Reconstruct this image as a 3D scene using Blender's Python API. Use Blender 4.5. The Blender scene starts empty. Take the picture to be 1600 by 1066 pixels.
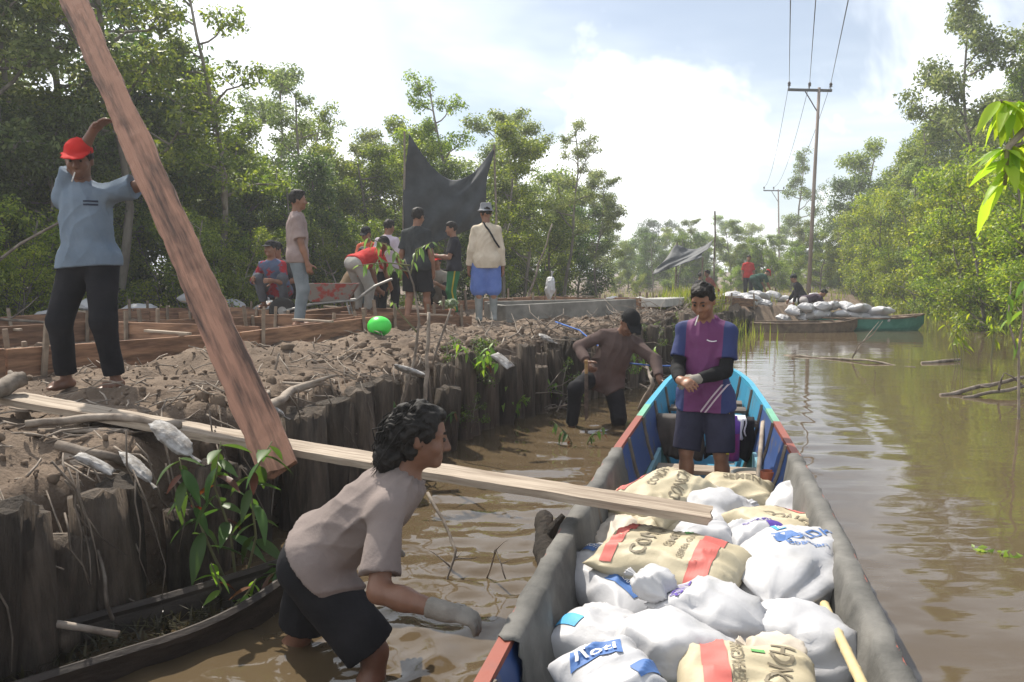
import bpy, bmesh, math, random
import numpy as np
from mathutils import Vector, Matrix, Quaternion
from mathutils.bvhtree import BVHTree

scene = bpy.context.scene
C = scene.collection
rnd = random.Random(7)
rng = np.random.default_rng(7)
R = math.radians

# ------------------------------------------------------------------ camera, sky, sun, exposure
FPX, HORIZON, HC = 1291.0, 425.0, 1.5
cam_d = bpy.data.cameras.new('camera'); cam = bpy.data.objects.new('camera', cam_d); C.objects.link(cam)
cam_d.sensor_width = 36.0; cam_d.lens = FPX / 1600 * 36.0
cam_d.clip_start = 0.05; cam_d.clip_end = 3000
PITCH = math.atan((533 - HORIZON) / FPX)
cam.location = (0, 0, HC); cam.rotation_euler = (math.pi / 2 - PITCH, 0, 0)
scene.camera = cam

SUN_EL, SUN_AZ = R(52), R(-30)          # azimuth from +Y, negative = to the left
world = bpy.data.worlds.new('World'); scene.world = world; world.use_nodes = True
wn, wl = world.node_tree.nodes, world.node_tree.links
wn.clear()
out = wn.new('ShaderNodeOutputWorld'); bg = wn.new('ShaderNodeBackground')
sky = wn.new('ShaderNodeTexSky'); sky.sky_type = 'NISHITA'; sky.sun_disc = False
sky.sun_elevation = SUN_EL; sky.sun_rotation = SUN_AZ
sky.air_density = 1.0; sky.dust_density = .15; sky.ozone_density = 1.2
geo = wn.new('ShaderNodeNewGeometry')
sep = wn.new('ShaderNodeSeparateXYZ'); wl.new(geo.outputs['Incoming'], sep.inputs[0])
neg = wn.new('ShaderNodeVectorMath'); neg.operation = 'SCALE'; neg.inputs['Scale'].default_value = -1
wl.new(geo.outputs['Incoming'], neg.inputs[0])
sp2 = wn.new('ShaderNodeSeparateXYZ'); wl.new(neg.outputs[0], sp2.inputs[0])
def wmath(op, a, b=None, clamp=False):
    n = wn.new('ShaderNodeMath'); n.operation = op; n.use_clamp = clamp
    for i, v in enumerate((a, b)):
        if v is None: continue
        if isinstance(v, (int, float)): n.inputs[i].default_value = v
        else: wl.new(v, n.inputs[i])
    return n.outputs[0]
zz = wmath('ADD', wmath('MAXIMUM', sp2.outputs[2], 0.0), 0.16)
cmb = wn.new('ShaderNodeCombineXYZ')
wl.new(wmath('DIVIDE', sp2.outputs[0], zz), cmb.inputs[0]); wl.new(wmath('DIVIDE', sp2.outputs[1], zz), cmb.inputs[1])
def wnoise(vec, scale, detail, rough, off):
    mp = wn.new('ShaderNodeMapping'); mp.inputs['Location'].default_value = off
    wl.new(vec, mp.inputs[0])
    n = wn.new('ShaderNodeTexNoise'); n.inputs['Scale'].default_value = scale
    n.inputs['Detail'].default_value = detail; n.inputs['Roughness'].default_value = rough
    n.inputs['Distortion'].default_value = 0.3
    wl.new(mp.outputs[0], n.inputs[0]); return n.outputs[0]
def wramp(v, a, b):
    n = wn.new('ShaderNodeMapRange'); n.interpolation_type = 'SMOOTHSTEP'
    wl.new(v, n.inputs[0]); n.inputs[1].default_value = a; n.inputs[2].default_value = b
    return n.outputs[0]
cum = wramp(wnoise(neg.outputs[0], 3.6, 6, 0.55, (2.3, 0.4, 7.1)), 0.455, 0.57)       # cumulus
low = wramp(sp2.outputs[2], 0.42, 0.10)
thin = wramp(wnoise(cmb.outputs[0], 0.55, 5, 0.6, (4.2, 1.3, 0.0)), 0.42, 0.74)        # thin veil
cl = wmath('MAXIMUM', wmath('MULTIPLY', cum, low), wmath('MULTIPLY', thin, 0.5))
veil = wmath('MAXIMUM', wmath('ADD', wmath('MULTIPLY', cl, .82), .18), wmath('MULTIPLY', wramp(sp2.outputs[0], 0.10, -0.38), 0.8), True)   # cloud sheet on the left
mixc = wn.new('ShaderNodeMixRGB'); mixc.inputs[2].default_value = (17.5, 17.8, 18.0, 1)
wl.new(veil, mixc.inputs[0]); wl.new(sky.outputs[0], mixc.inputs[1])
wl.new(mixc.outputs[0], bg.inputs['Color']); bg.inputs['Strength'].default_value = 0.072
wl.new(bg.outputs[0], out.inputs[0])

sun_d = bpy.data.lights.new('sun', 'SUN'); sun_d.energy = 5.0; sun_d.angle = R(0.6); sun_d.color = (1.0, 0.93, 0.82)
sun = bpy.data.objects.new('sun', sun_d); C.objects.link(sun)
sdir = Vector((math.sin(SUN_AZ) * math.cos(SUN_EL), math.cos(SUN_AZ) * math.cos(SUN_EL), math.sin(SUN_EL)))
sun.rotation_euler = (-sdir).to_track_quat('-Z', 'Y').to_euler()
vs = scene.view_settings
vs.view_transform = 'Standard'; vs.look = 'None'; vs.exposure = 0.5; vs.gamma = 1.0; vs.use_curve_mapping = False

# ------------------------------------------------------------------ helpers
def W(px, py, d):
    """world point seen at photo pixel px,py at horizontal depth d"""
    x = (px - 800) / FPX; v = -(py - 533) / FPX
    c, s = math.cos(PITCH), math.sin(PITCH)
    ry = c + v * s; rz = -s + v * c
    return Vector((x / ry * d, d, HC + rz / ry * d))
def G(px, py, z=0.0):
    """world point at height z seen at the pixel"""
    a = W(px, py, 1.0) - Vector((0, 0, HC))
    t = (z - HC) / a.z
    return Vector((a.x * t, t, z))

_lat = rng.random((64, 64, 64)).astype(np.float32)
def vnoise(x, y, z):
    xi, yi, zi = np.floor(x).astype(int), np.floor(y).astype(int), np.floor(z).astype(int)
    fx, fy, fz = x - xi, y - yi, z - zi
    fx, fy, fz = [f * f * (3 - 2 * f) for f in (fx, fy, fz)]
    r = 0
    for i in (0, 1):
        for j in (0, 1):
            for k in (0, 1):
                w = (fx if i else 1 - fx) * (fy if j else 1 - fy) * (fz if k else 1 - fz)
                r = r + w * _lat[(xi + i) & 63, (yi + j) & 63, (zi + k) & 63]
    return r * 2 - 1
def fbm(x, y, z, o=4):
    s, a, f = 0, 1.0, 1.0
    for i in range(o):
        s = s + a * vnoise(x * f + 17 * i, y * f + 5 * i, z * f + 9 * i); a *= .5; f *= 2.03
    return s

def mesh(name, v, f, smooth=True, uv=None):
    me = bpy.data.meshes.new(name)
    me.from_pydata([tuple(p) for p in v] if not isinstance(v, np.ndarray) else v.tolist(), [],
                   f if not isinstance(f, np.ndarray) else f.tolist())
    me.update()
    if smooth: me.polygons.foreach_set('use_smooth', np.ones(len(me.polygons), bool))
    return me
def obj(name, me, mat=None, parent=None, loc=None, rot=None, scale=None):
    o = bpy.data.objects.new(name, me); C.objects.link(o)
    if mat is not None and me is not None and len(me.materials) == 0: me.materials.append(mat)
    if parent is not None: o.parent = parent
    if loc is not None: o.location = loc
    if rot is not None: o.rotation_euler = rot
    if scale is not None: o.scale = scale if hasattr(scale, '__len__') else (scale,) * 3
    return o
def tag(o, label=None, cat=None, group=None, kind=None):
    if label: o['label'] = label
    if cat: o['category'] = cat
    if group: o['group'] = group
    if kind: o['kind'] = kind
    return o
def thing(name, label, cat, loc=(0, 0, 0), rz=0.0, group=None):
    o = bpy.data.objects.new(name, None); C.objects.link(o); o.empty_display_size = .1
    o.location = loc; o.rotation_euler = (0, 0, rz)
    return tag(o, label, cat, group)
def copy_tree(o, parent=None):
    c = o.copy(); C.objects.link(c); c.parent = parent
    for ch in o.children: copy_tree(ch, c)
    return c

class MB:
    """collects shapes into one mesh"""
    def __init__(s): s.v, s.f = [], []
    def add(s, v, f):
        n = len(s.v); s.v += [tuple(p) for p in v]; s.f += [tuple(i + n for i in q) for q in f]; return s
    def box(s, c, size, rot=None, taper=1.0):
        hx, hy, hz = [a / 2 for a in size]; b = min(hx, hy, hz) * .16
        M = rot if rot is not None else Matrix.Identity(3); c = Vector(c); v = []
        # chamfered box: 24 verts
        pts = []
        for sx in (-1, 1):
            for sy in (-1, 1):
                for sz in (-1, 1):
                    pts.append(((sx * (hx - b), sy * (hy - b), sz * hz), (sx * (hx - b), sy * hy, sz * (hz - b)), (sx * hx, sy * (hy - b), sz * (hz - b))))
        bm = bmesh.new()
        for tri in pts:
            for p in tri: bm.verts.new(c + M @ Vector(p))
        bmesh.ops.convex_hull(bm, input=bm.verts)
        bm.verts.index_update()
        s.add([q.co for q in bm.verts], [[q.index for q in f.verts] for f in bm.faces]); bm.free(); return s
    def tube(s, pts, rad, n=8, cap=True, jit=0.0):
        pts = [Vector(p) for p in pts]; k = len(pts)
        if not hasattr(rad, '__len__'): rad = [rad] * k
        up = None; v = []; f = []
        for i, p in enumerate(pts):
            t = (pts[min(i + 1, k - 1)] - pts[max(i - 1, 0)])
            t = t.normalized() if t.length > 1e-9 else Vector((0, 0, 1))
            if up is None: up = t.orthogonal().normalized()
            up = (up - t * up.dot(t)); up = up.normalized() if up.length > 1e-6 else t.orthogonal().normalized()
            b = t.cross(up)
            for j in range(n):
                a = 2 * math.pi * j / n; r = rad[i] * (1 + (rnd.uniform(-jit, jit) if jit else 0))
                v.append(p + (up * math.cos(a) + b * math.sin(a)) * r)
        for i in range(k - 1):
            for j in range(n):
                f.append((i * n + j, i * n + (j + 1) % n, (i + 1) * n + (j + 1) % n, (i + 1) * n + j))
        if cap: f.append(tuple(range(n))[::-1]); f.append(tuple(range((k - 1) * n, k * n)))
        return s.add(v, f)
    def lathe(s, prof, n=20, c=(0, 0, 0), rot=None):
        v, f = [], []; M = rot if rot is not None else Matrix.Identity(3); c = Vector(c)
        for r, z in prof:
            for j in range(n):
                a = 2 * math.pi * j / n; v.append(c + M @ Vector((r * math.cos(a), r * math.sin(a), z)))
        for i in range(len(prof) - 1):
            for j in range(n): f.append((i * n + j, i * n + (j + 1) % n, (i + 1) * n + (j + 1) % n, (i + 1) * n + j))
        f.append(tuple(range(n))[::-1]); f.append(tuple(range((len(prof) - 1) * n, len(prof) * n)))
        return s.add(v, f)
    def me(s, name, smooth=False): return mesh(name, s.v, s.f, smooth)
    def build(s, name, mat, parent=None, smooth=False, **k): return obj(name, s.me(name, smooth), mat, parent, **k)

def wob(a, b, n, amp, seed=None):
    """a bent line of points from a to b"""
    r = random.Random(seed if seed is not None else rnd.random())
    a, b = Vector(a), Vector(b); L = (b - a).length
    ph = [r.uniform(0, 6.3) for _ in range(6)]
    o1 = (b - a).orthogonal().normalized(); o2 = (b - a).normalized().cross(o1)
    res = []
    for i in range(n):
        t = i / (n - 1)
        w = math.sin(math.pi * t) * .7 + .3 * min(1, t * 6) * min(1, (1 - t) * 6)
        res.append(a.lerp(b, t) + (o1 * (math.sin(3 * t + ph[0]) + .4 * math.sin(9 * t + ph[1])) + o2 * (math.sin(3.7 * t + ph[2]) + .4 * math.sin(11 * t + ph[3]))) * amp * L * w)
    return res

# ------------------------------------------------------------------ materials
def nodes(name):
    m = bpy.data.materials.new(name); m.use_nodes = True
    nt = m.node_tree; return m, nt.nodes, nt.links, nt.nodes['Principled BSDF']
def rgb(h):
    if isinstance(h, str):
        h = h.lstrip('#'); c = [int(h[i:i + 2], 16) / 255 for i in (0, 2, 4)]
        return tuple((x / 12.92 if x <= .04045 else ((x + .055) / 1.055) ** 2.4) for x in c) + (1,)
    return tuple(h) + (1,)
_mats = {}
def mat(name, c1, c2=None, scale=6.0, rough=.7, bump=.3, bscale=40.0, bdist=.01, stretch=(1, 1, 1), lo=.35, hi=.65, detail=5, coord='Object', spec=.3, metal=0.0, rand=0.0, sheen=0.0):
    if name in _mats: return _mats[name]
    m, N, L, P = nodes(name)
    P.inputs['Roughness'].default_value = rough; P.inputs['Specular IOR Level'].default_value = spec; P.inputs['Metallic'].default_value = metal
    if sheen: P.inputs['Sheen Weight'].default_value = sheen
    tc = N.new('ShaderNodeTexCoord'); mp = N.new('ShaderNodeMapping'); mp.inputs['Scale'].default_value = stretch
    L.new(tc.outputs[coord], mp.inputs[0])
    base = None
    if c2 is not None:
        n = N.new('ShaderNodeTexNoise'); n.inputs['Scale'].default_value = scale; n.inputs['Detail'].default_value = detail; n.inputs['Roughness'].default_value = .6
        L.new(mp.outputs[0], n.inputs[0])
        cr = N.new('ShaderNodeValToRGB'); cr.color_ramp.elements[0].position = lo; cr.color_ramp.elements[1].position = hi
        cr.color_ramp.elements[0].color = rgb(c1); cr.color_ramp.elements[1].color = rgb(c2)
        L.new(n.outputs[0], cr.inputs[0]); base = cr.outputs[0]
    else:
        P.inputs['Base Color'].default_value = rgb(c1)
    if rand:
        oi = N.new('ShaderNodeObjectInfo'); hs = N.new('ShaderNodeHueSaturation')
        mr = N.new('ShaderNodeMapRange'); mr.inputs[3].default_value = 1 - rand; mr.inputs[4].default_value = 1 + rand
        L.new(oi.outputs['Random'], mr.inputs[0]); L.new(mr.outputs[0], hs.inputs['Value'])
        if base: L.new(base, hs.inputs['Color'])
        else: hs.inputs['Color'].default_value = rgb(c1)
        base = hs.outputs[0]
    if base: L.new(base, P.inputs['Base Color'])
    if bump:
        n2 = N.new('ShaderNodeTexNoise'); n2.inputs['Scale'].default_value = bscale; n2.inputs['Detail'].default_value = 6; n2.inputs['Roughness'].default_value = .65
        L.new(mp.outputs[0], n2.inputs[0])
        b = N.new('ShaderNodeBump'); b.inputs['Strength'].default_value = bump; b.inputs['Distance'].default_value = bdist
        L.new(n2.outputs[0], b.inputs['Height']); L.new(b.outputs[0], P.inputs['Normal'])
    _mats[name] = m; return m
def leafmat(name, cols, trans=.45, rough=.45, objrand=.25):
    m, N, L, P = nodes(name)
    g = N.new('ShaderNodeNewGeometry'); cr = N.new('ShaderNodeValToRGB')
    el = cr.color_ramp.elements
    while len(el) < len(cols): el.new(.5)
    for i, c in enumerate(cols): el[i].position = i / max(1, len(cols) - 1); el[i].color = rgb(c)
    L.new(g.outputs['Random Per Island'], cr.inputs[0])
    oi = N.new('ShaderNodeObjectInfo'); hs = N.new('ShaderNodeHueSaturation')
    mr = N.new('ShaderNodeMapRange'); mr.inputs[3].default_value = 1 - objrand; mr.inputs[4].default_value = 1 + objrand
    mr2 = N.new('ShaderNodeMapRange'); mr2.inputs[3].default_value = .485; mr2.inputs[4].default_value = .515
    wn_ = N.new('ShaderNodeMath'); wn_.operation = 'FRACT'; ml = N.new('ShaderNodeMath'); ml.operation = 'MULTIPLY'; ml.inputs[1].default_value = 7.31
    L.new(oi.outputs['Random'], ml.inputs[0]); L.new(ml.outputs[0], wn_.inputs[0]); L.new(wn_.outputs[0], mr2.inputs[0]); L.new(mr2.outputs[0], hs.inputs['Hue'])
    L.new(oi.outputs['Random'], mr.inputs[0]); L.new(mr.outputs[0], hs.inputs['Value']); L.new(cr.outputs[0], hs.inputs['Color'])
    L.new(hs.outputs[0], P.inputs['Base Color']); P.inputs['Roughness'].default_value = rough; P.inputs['Specular IOR Level'].default_value = .35
    t = N.new('ShaderNodeBsdfTranslucent'); mx = N.new('ShaderNodeMixShader'); mx.inputs[0].default_value = trans
    hs2 = N.new('ShaderNodeHueSaturation'); hs2.inputs['Hue'].default_value = .485; hs2.inputs['Saturation'].default_value = 1.1; hs2.inputs['Value'].default_value = 1.5
    L.new(hs.outputs[0], hs2.inputs['Color']); L.new(hs2.outputs[0], t.inputs[0])
    L.new(P.outputs[0], mx.inputs[1]); L.new(t.outputs[0], mx.inputs[2]); L.new(mx.outputs[0], N['Material Output'].inputs[0])
    return m

M_soil = mat('soil', (.08, .056, .04), (.225, .168, .122), 3.0, .95, .9, 30, .03, detail=8, lo=.3, hi=.7)
M_clod = mat('clod_soil', (.085, .06, .043), (.225, .168, .122), 4.0, .95, .6, 60, .01)
M_bark = mat('log_bark', (.030, .023, .018), (.125, .098, .075), 5.0, .88, 1.0, 12, .035, stretch=(5, 5, .45), rand=.55, lo=.3, hi=.72, detail=9)
M_stick = mat('dead_wood', (.12, .095, .075), (.30, .255, .21), 8.0, .85, .6, 30, .006, rand=.25)
M_plankw = mat('weathered_plank', (.20, .155, .115), (.42, .35, .275), 3.0, .8, .5, 20, .004, stretch=(1, 14, 14))
M_form = mat('formwork_wood', (.11, .06, .038), (.33, .19, .115), 2.5, .8, .5, 20, .004, stretch=(1, 9, 9), rand=.3)
M_conc = mat('concrete', (.14, .135, .12), (.25, .24, .215), 4.0, .9, .4, 60, .004)
M_trunk = mat('tree_bark', (.10, .085, .07), (.30, .27, .23), 4.0, .9, .6, 20, .02, stretch=(1, 1, .3), rand=.3)
M_white_sack = mat('woven_white', (.31, .305, .295), (.45, .45, .465), 3.0, .5, .35, 26, .006, lo=.22, hi=.48, detail=7, spec=.35)
# ------------------------------------------------------------------ terrain
BL = np.array([(-6, -60), (-3.6, -4), (-2.15, 2.0), (-1.77, 3.5), (-1.41, 4.56), (-.95, 6.0), (-.47, 7.6), (.42, 9.0), (1.71, 11.07), (3.3, 15), (5.3, 20.0), (7.6, 23.6), (10.2, 27.5), (13.5, 33), (17.2, 41), (40, 60)], float)
RL = np.array([(14, -60), (12, 0), (12.0, 10), (12.6, 20), (15.2, 30), (17.4, 38), (17.25, 41), (30, 60)], float)
def xbank(y): return np.interp(y, BL[:, 1], BL[:, 0])
def xright(y): return np.interp(y, RL[:, 1], RL[:, 0])
def sstep(a, b, x):
    t = np.clip((x - a) / (b - a), 0, 1); return t * t * (3 - 2 * t)
def height(x, y):
    x = np.asarray(x, float); y = np.asarray(y, float)
    dl = (xbank(y) - x) * .9                                     # distance inland on the left
    top = .74 + .05 * fbm(x * .9, y * .9, 0 * x, 3) + .045 * fbm(x * 4, y * 4, 0 * x + 3, 5)
    top = top + .05 * (.4 - np.abs(vnoise(x * 5.5, y * 5.5, 0 * x + 6)) ** .7) + .035 * (.4 - np.abs(vnoise(x * 11 + 3, y * 11, 0 * x + 8)) ** .7)
    top = top - .16 * sstep(5.2, 3.2, y) * sstep(1.6, .2, dl)                      # slumped near end
    top = top + .10 * np.exp(-((x + 2.15) ** 2 + (y - 6.6) ** 2) / .35) + .09 * np.exp(-((x + 1.3) ** 2 + (y - 8.2) ** 2) / .3)
    top = top + .12 * np.exp(-((x + 2.55) ** 2 + (y - 3.6) ** 2) / .18)
    top = top - .3 * sstep(7.6, 9.5, dl)
    far = .35 * sstep(18, 26, y); top = top - far * .8
    hl = -.36 + (top + .36) * sstep(-.02, .24, dl)
    dr = (x - xright(y)) * .95
    hr = -.36 + .76 * sstep(-1.0, 2.0, dr) + .06 * fbm(x * .7, y * .7, 0 * x, 3)
    h = np.maximum(hl, hr)
    return h + .02 * fbm(x * .05, y * .05, 0 * x, 2) * np.clip(np.hypot(x, y) / 40, 0, 20)
def gz(x, y): return float(height(np.array([x]), np.array([y]))[0])
def axis_coords(lo, hi, step, far, g=1.22):
    a = list(np.arange(lo, hi + 1e-6, step)); s = step; p = hi; b = []
    while p < far: s *= g; p += s; b.append(p)
    s = step; p = lo; c = []
    while p > -far: s *= g; p -= s; c.append(p)
    return np.array(c[::-1] + a + b)
gx = axis_coords(-6.5, 3.6, .055, 2200, 1.12); gy = axis_coords(2.2, 15.5, .06, 2200, 1.11)
XX, YY = np.meshgrid(gx, gy, indexing='ij'); ZZ = height(XX, YY)
nx, ny = XX.shape; ids = np.arange(nx * ny).reshape(nx, ny)
F = np.stack([ids[:-1, :-1], ids[1:, :-1], ids[1:, 1:], ids[:-1, 1:]], -1).reshape(-1, 4)
tag(obj('ground', mesh('ground', np.stack([XX, YY, ZZ], -1).reshape(-1, 3), F), M_soil), kind='structure')

# forest floor tint lives in the soil material; water
m, N, L, P = nodes('river_water')
P.inputs['Base Color'].default_value = (.092, .067, .039, 1); P.inputs['Roughness'].default_value = .04; P.inputs['IOR'].default_value = 1.33
P.inputs['Specular IOR Level'].default_value = .75
tc = N.new('ShaderNodeTexCoord')
def wv(scale, rot, st, det, dist):
    mp = N.new('ShaderNodeMapping'); mp.inputs['Rotation'].default_value = (0, 0, rot); mp.inputs['Scale'].default_value = st
    L.new(tc.outputs['Object'], mp.inputs[0]); n = N.new('ShaderNodeTexNoise'); n.inputs['Scale'].default_value = scale
    n.inputs['Detail'].default_value = det; n.inputs['Distortion'].default_value = dist; L.new(mp.outputs[0], n.inputs[0]); return n.outputs[0]
n1 = wv(1.6, .25, (.45, 1.5, 1), 2, .4); n2 = wv(6.0, -.2, (.5, 1.4, 1), 3, .3)
b1 = N.new('ShaderNodeBump'); b1.inputs['Strength'].default_value = .035; b1.inputs['Distance'].default_value = .12; L.new(n1, b1.inputs['Height'])
b2 = N.new('ShaderNodeBump'); b2.inputs['Strength'].default_value = .045; b2.inputs['Distance'].default_value = .03; L.new(n2, b2.inputs['Height'])
L.new(b1.outputs[0], b2.inputs['Normal']); L.new(b2.outputs[0], P.inputs['Normal'])
M_water = m
# real wavelets: a fine sheet close by, coarse beyond, one mesh; disturbed between the bank and the boat
wx = axis_coords(-2.2, 3.2, .03, 60, 1.07); wy = axis_coords(2.2, 9.5, .03, 70, 1.06)
XX, YY = np.meshgrid(wx, wy, indexing='ij')
r1 = np.hypot(XX + .62, YY - 3.15); r2 = np.hypot(XX - .75, YY - 8.1); r3 = np.hypot(XX + 1.0, YY - 3.55)
Z = .007 * np.sin(r1 * 26) * np.exp(-r1 * 1.3) + .006 * np.sin(r2 * 22) * np.exp(-r2 * .7) + .005 * np.sin(r3 * 30) * np.exp(-r3 * 1.6)
near = np.exp(-np.maximum(0, np.hypot((XX + .2) * 1.1, (YY - 3.6) * .7) - .3) * 1.1)
Z += .011 * near * fbm(XX * 7, YY * 9, XX * 0, 3)
left = sstep(2.6, .5, XX - .245 * (YY - 2.4)) * sstep(14, 7, YY)
Z += left * (.0055 * np.sin(YY * 13 + 2.2 * fbm(XX * .8, YY * .8, XX * 0, 2) + XX * 1.5) * (.6 + .6 * vnoise(XX * 1.1, YY * 1.1, XX * 0 + 4)))
Z += .0025 * fbm(XX * 1.3, YY * 2.2, XX * 0 + 8, 2) * np.clip(1 - np.hypot(XX, YY) / 40, 0, 1)
nx, ny = XX.shape; ids = np.arange(nx * ny).reshape(nx, ny)
F = np.stack([ids[:-1, :-1], ids[1:, :-1], ids[1:, 1:], ids[:-1, 1:]], -1).reshape(-1, 4)
# water only where the boat is not (the hull floats in it): drop cells inside the hull later via BOAT test
WATER = (XX, YY, Z, F)

# ------------------------------------------------------------------ foliage tools
def leaf_cloud(cent, rad, n, size, flat=.75, droop=.3, seed=0, aspect=.5):
    """n rhombic leaves spread through ellipsoid clumps -> verts, faces"""
    r = np.random.default_rng(seed); cent = np.asarray(cent, float); k = len(cent)
    rad = np.asarray(rad, float); w = rad ** 2; ci = r.choice(k, n, p=w / w.sum())
    d = r.normal(size=(n, 3)); d /= np.linalg.norm(d, axis=1)[:, None]
    rr = r.random(n) ** .45
    p = cent[ci] + d * (rad[ci] * rr)[:, None] * np.array([1, 1, flat])
    nrm = d * .6 + r.normal(size=(n, 3)) * .7 + np.array([0, 0, .7]); nrm /= np.linalg.norm(nrm, axis=1)[:, None]
    t = r.normal(size=(n, 3)) + d * .8 - np.array([0, 0, droop]); t -= nrm * (t * nrm).sum(1)[:, None]; t /= np.linalg.norm(t, axis=1)[:, None]
    b = np.cross(nrm, t); s = size * r.uniform(.6, 1.35, n)[:, None]
    v = np.stack([p - t * s * .5, p + b * s * aspect * .5 - nrm * s * .08, p + t * s * .5 - nrm * s * .12, p - b * s * aspect * .5 - nrm * s * .08], 1).reshape(-1, 3)
    f = np.arange(n * 4).reshape(n, 4)
    return v, f
def make_tree(seed, h, crown_lo, spread, nl, size, tr=.07, limbs=8, clump=.55, lean=.1, multi=1, twigs=3, tip=.85, sparse=0):
    """returns (trunk mesh, crown mesh); base at the origin"""
    r = random.Random(seed); mb = MB(); cents = []; rads = []
    for s in range(multi):
        a0 = r.uniform(0, 6.28); ln = lean * (1.0 if multi == 1 else 2.2)
        top = Vector((math.cos(a0) * ln * h, math.sin(a0) * ln * h, h * tip * r.uniform(.85, 1)))
        base = Vector((r.uniform(-.15, .15), r.uniform(-.15, .15), -.3)) if multi > 1 else Vector((0, 0, -.3))
        pts = wob(base, top, 10, .035, r.random()); t0 = tr * r.uniform(.7, 1.1)
        mb.tube(pts, [t0 * (1 - .8 * i / 9) + .008 for i in range(10)], 7)
        cents.append(top); rads.append(clump * .8)
        for l in range(limbs):
            f = crown_lo + (1 - crown_lo) * (l + r.random()) / limbs
            q = f * 9; i = min(8, int(q)); p = pts[i].lerp(pts[i + 1], q - i)
            a = r.uniform(0, 6.28); L_ = spread * h * r.uniform(.55, 1.1) * (1.05 - .55 * max(0, f - .3))
            e = p + Vector((math.cos(a), math.sin(a), r.uniform(.15, .9))) * L_
            lp = wob(p, e, 6, .06, r.random()); lr = t0 * (1 - .75 * f) * .55 + .006
            mb.tube(lp, [lr * (1 - .8 * j / 5) + .004 for j in range(6)], 5)
            for k in range(twigs):
                g = r.uniform(.45, 1.0); q = g * 5; i = min(4, int(q)); c = lp[i].lerp(lp[i + 1], q - i)
                e2 = c + Vector((r.uniform(-1, 1), r.uniform(-1, 1), r.uniform(-.2, .9))) * L_ * .42
                mb.tube([c, c.lerp(e2, .5) + Vector((0, 0, .02)), e2], [lr * .4 + .003, lr * .25 + .003, .003], 4, cap=False)
                cents.append(e2); rads.append(clump * r.uniform(.5, 1.1))
            if not sparse: cents.append(lp[3]); rads.append(clump * .8)
            cents.append(e); rads.append(clump * r.uniform(.6, 1.1))
    v, f = leaf_cloud(cents, rads, nl, size, seed=seed)
    return mb.me('trunk', True), mesh('crown', v, f, False)
LG = leafmat('leaves_mid', ['#42561f', '#5c7429', '#778c37', '#97a64c'], .5)
LD = leafmat('leaves_dark', ['#2c411d', '#3f5726', '#546d30', '#6e8340'], .46)
LY = leafmat('leaves_yellow', ['#556a22', '#6f852a', '#8a9b38', '#a5ad4c'], .52)
LO = leafmat('leaves_olive', ['#485a2a', '#647540', '#7f8e50', '#9aa468'], .48)
protos = {
 'broad':  (make_tree(11, 6.5, .25, .24, 12000, .095, .075, 12, .40, twigs=5), LG),
 'broad2': (make_tree(12, 6.8, .32, .22, 11000, .09, .07, 12, .36, lean=.06, twigs=5), LO),
 'slender': (make_tree(13, 8.5, .42, .15, 7000, .085, .07, 13, .30, lean=.05, sparse=1, twigs=5), LO),
 'slender2': (make_tree(14, 7.8, .36, .18, 7500, .09, .065, 13, .32, lean=.08, sparse=1, twigs=5), LG),
 'dense': (make_tree(15, 6.0, .06, .24, 14000, .10, .075, 17, .46, twigs=5), LD),
 'dense2': (make_tree(16, 5.4, .05, .25, 13000, .095, .075, 16, .42, lean=.05, twigs=5), LG),
 'shrub': (make_tree(17, 2.6, .08, .28, 8000, .07, .03, 8, .26, multi=4, lean=.12), LY),
 'shrub2': (make_tree(18, 3.0, .08, .26, 8500, .075, .03, 8, .28, multi=3, lean=.14), LG),
 'willow': (make_tree(19, 4.4, .06, .22, 12000, .085, .035, 10, .36, multi=4, lean=.10), LY),
 'low': (make_tree(20, 1.1, .1, .4, 1800, .065, .012, 5, .18, multi=5, lean=.2), LY),
}
def plant_tree(kind, x, y, s, label, group=None, name='forest_tree', cat='tree', z=None, mat_=None, sz=None):
    (tm, cm), lm = protos[kind]
    rz = rnd.uniform(0, 6.28)
    t = thing(name, label, cat, (x, y, gz(x, y) - .05 if z is None else z), rz, group)
    t.scale = (s, s, s * (sz or rnd.uniform(.92, 1.1)))
    obj('trunk', tm, M_trunk, t)
    c = obj('crown', cm, lm, t)
    if mat_ is not None:
        c.material_slots[0].link = 'OBJECT'; c.material_slots[0].material = mat_
    return t
def at_left(px, d): return ((px - 800) / FPX * d, d)
# ---- left forest: individually placed, from the photo's skyline, then the mass behind
LBL_LF = '{look} tree of the left forest {place}'
LBL_LS = '{look} undergrowth shrub at the forest foot {place}'
hero = [  # px of the trunk, depth, kind, height scale, label
 (25, 13.5, 'slender', 1.25, 'tall dark-trunked tree at the far left edge of the photo'),
 (185, 15.0, 'slender2', 1.25, 'tall tree rising behind the leaning plank'),
 (355, 17.0, 'slender2', 1.02, 'forked thin-leaved tree behind the standing man in jeans'),
 (300, 18.5, 'broad', .98, 'rounded tree left of the forked tree in the left forest'),
 (470, 20.0, 'slender', .80, 'airy tree with spreading twigs right of the forked tree'),
 (595, 22.0, 'broad', .85, 'rounded tree just left of the hanging shade net'),
 (705, 23.0, 'slender2', .88, 'tall loose-crowned tree right behind the hanging shade net'),
 (820, 24.0, 'broad2', .95, 'full tree behind the man in the bucket hat'),
 (885, 27.0, 'slender', .74, 'slim tree at the right shoulder of the left forest'),
 (930, 31.0, 'broad2', .78, 'sloping tree where the left forest steps down to the horizon'),
]
for px, d, k, s, lb in hero:
    x, y = at_left(px, d); plant_tree(k, x, y, s, lb)
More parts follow.
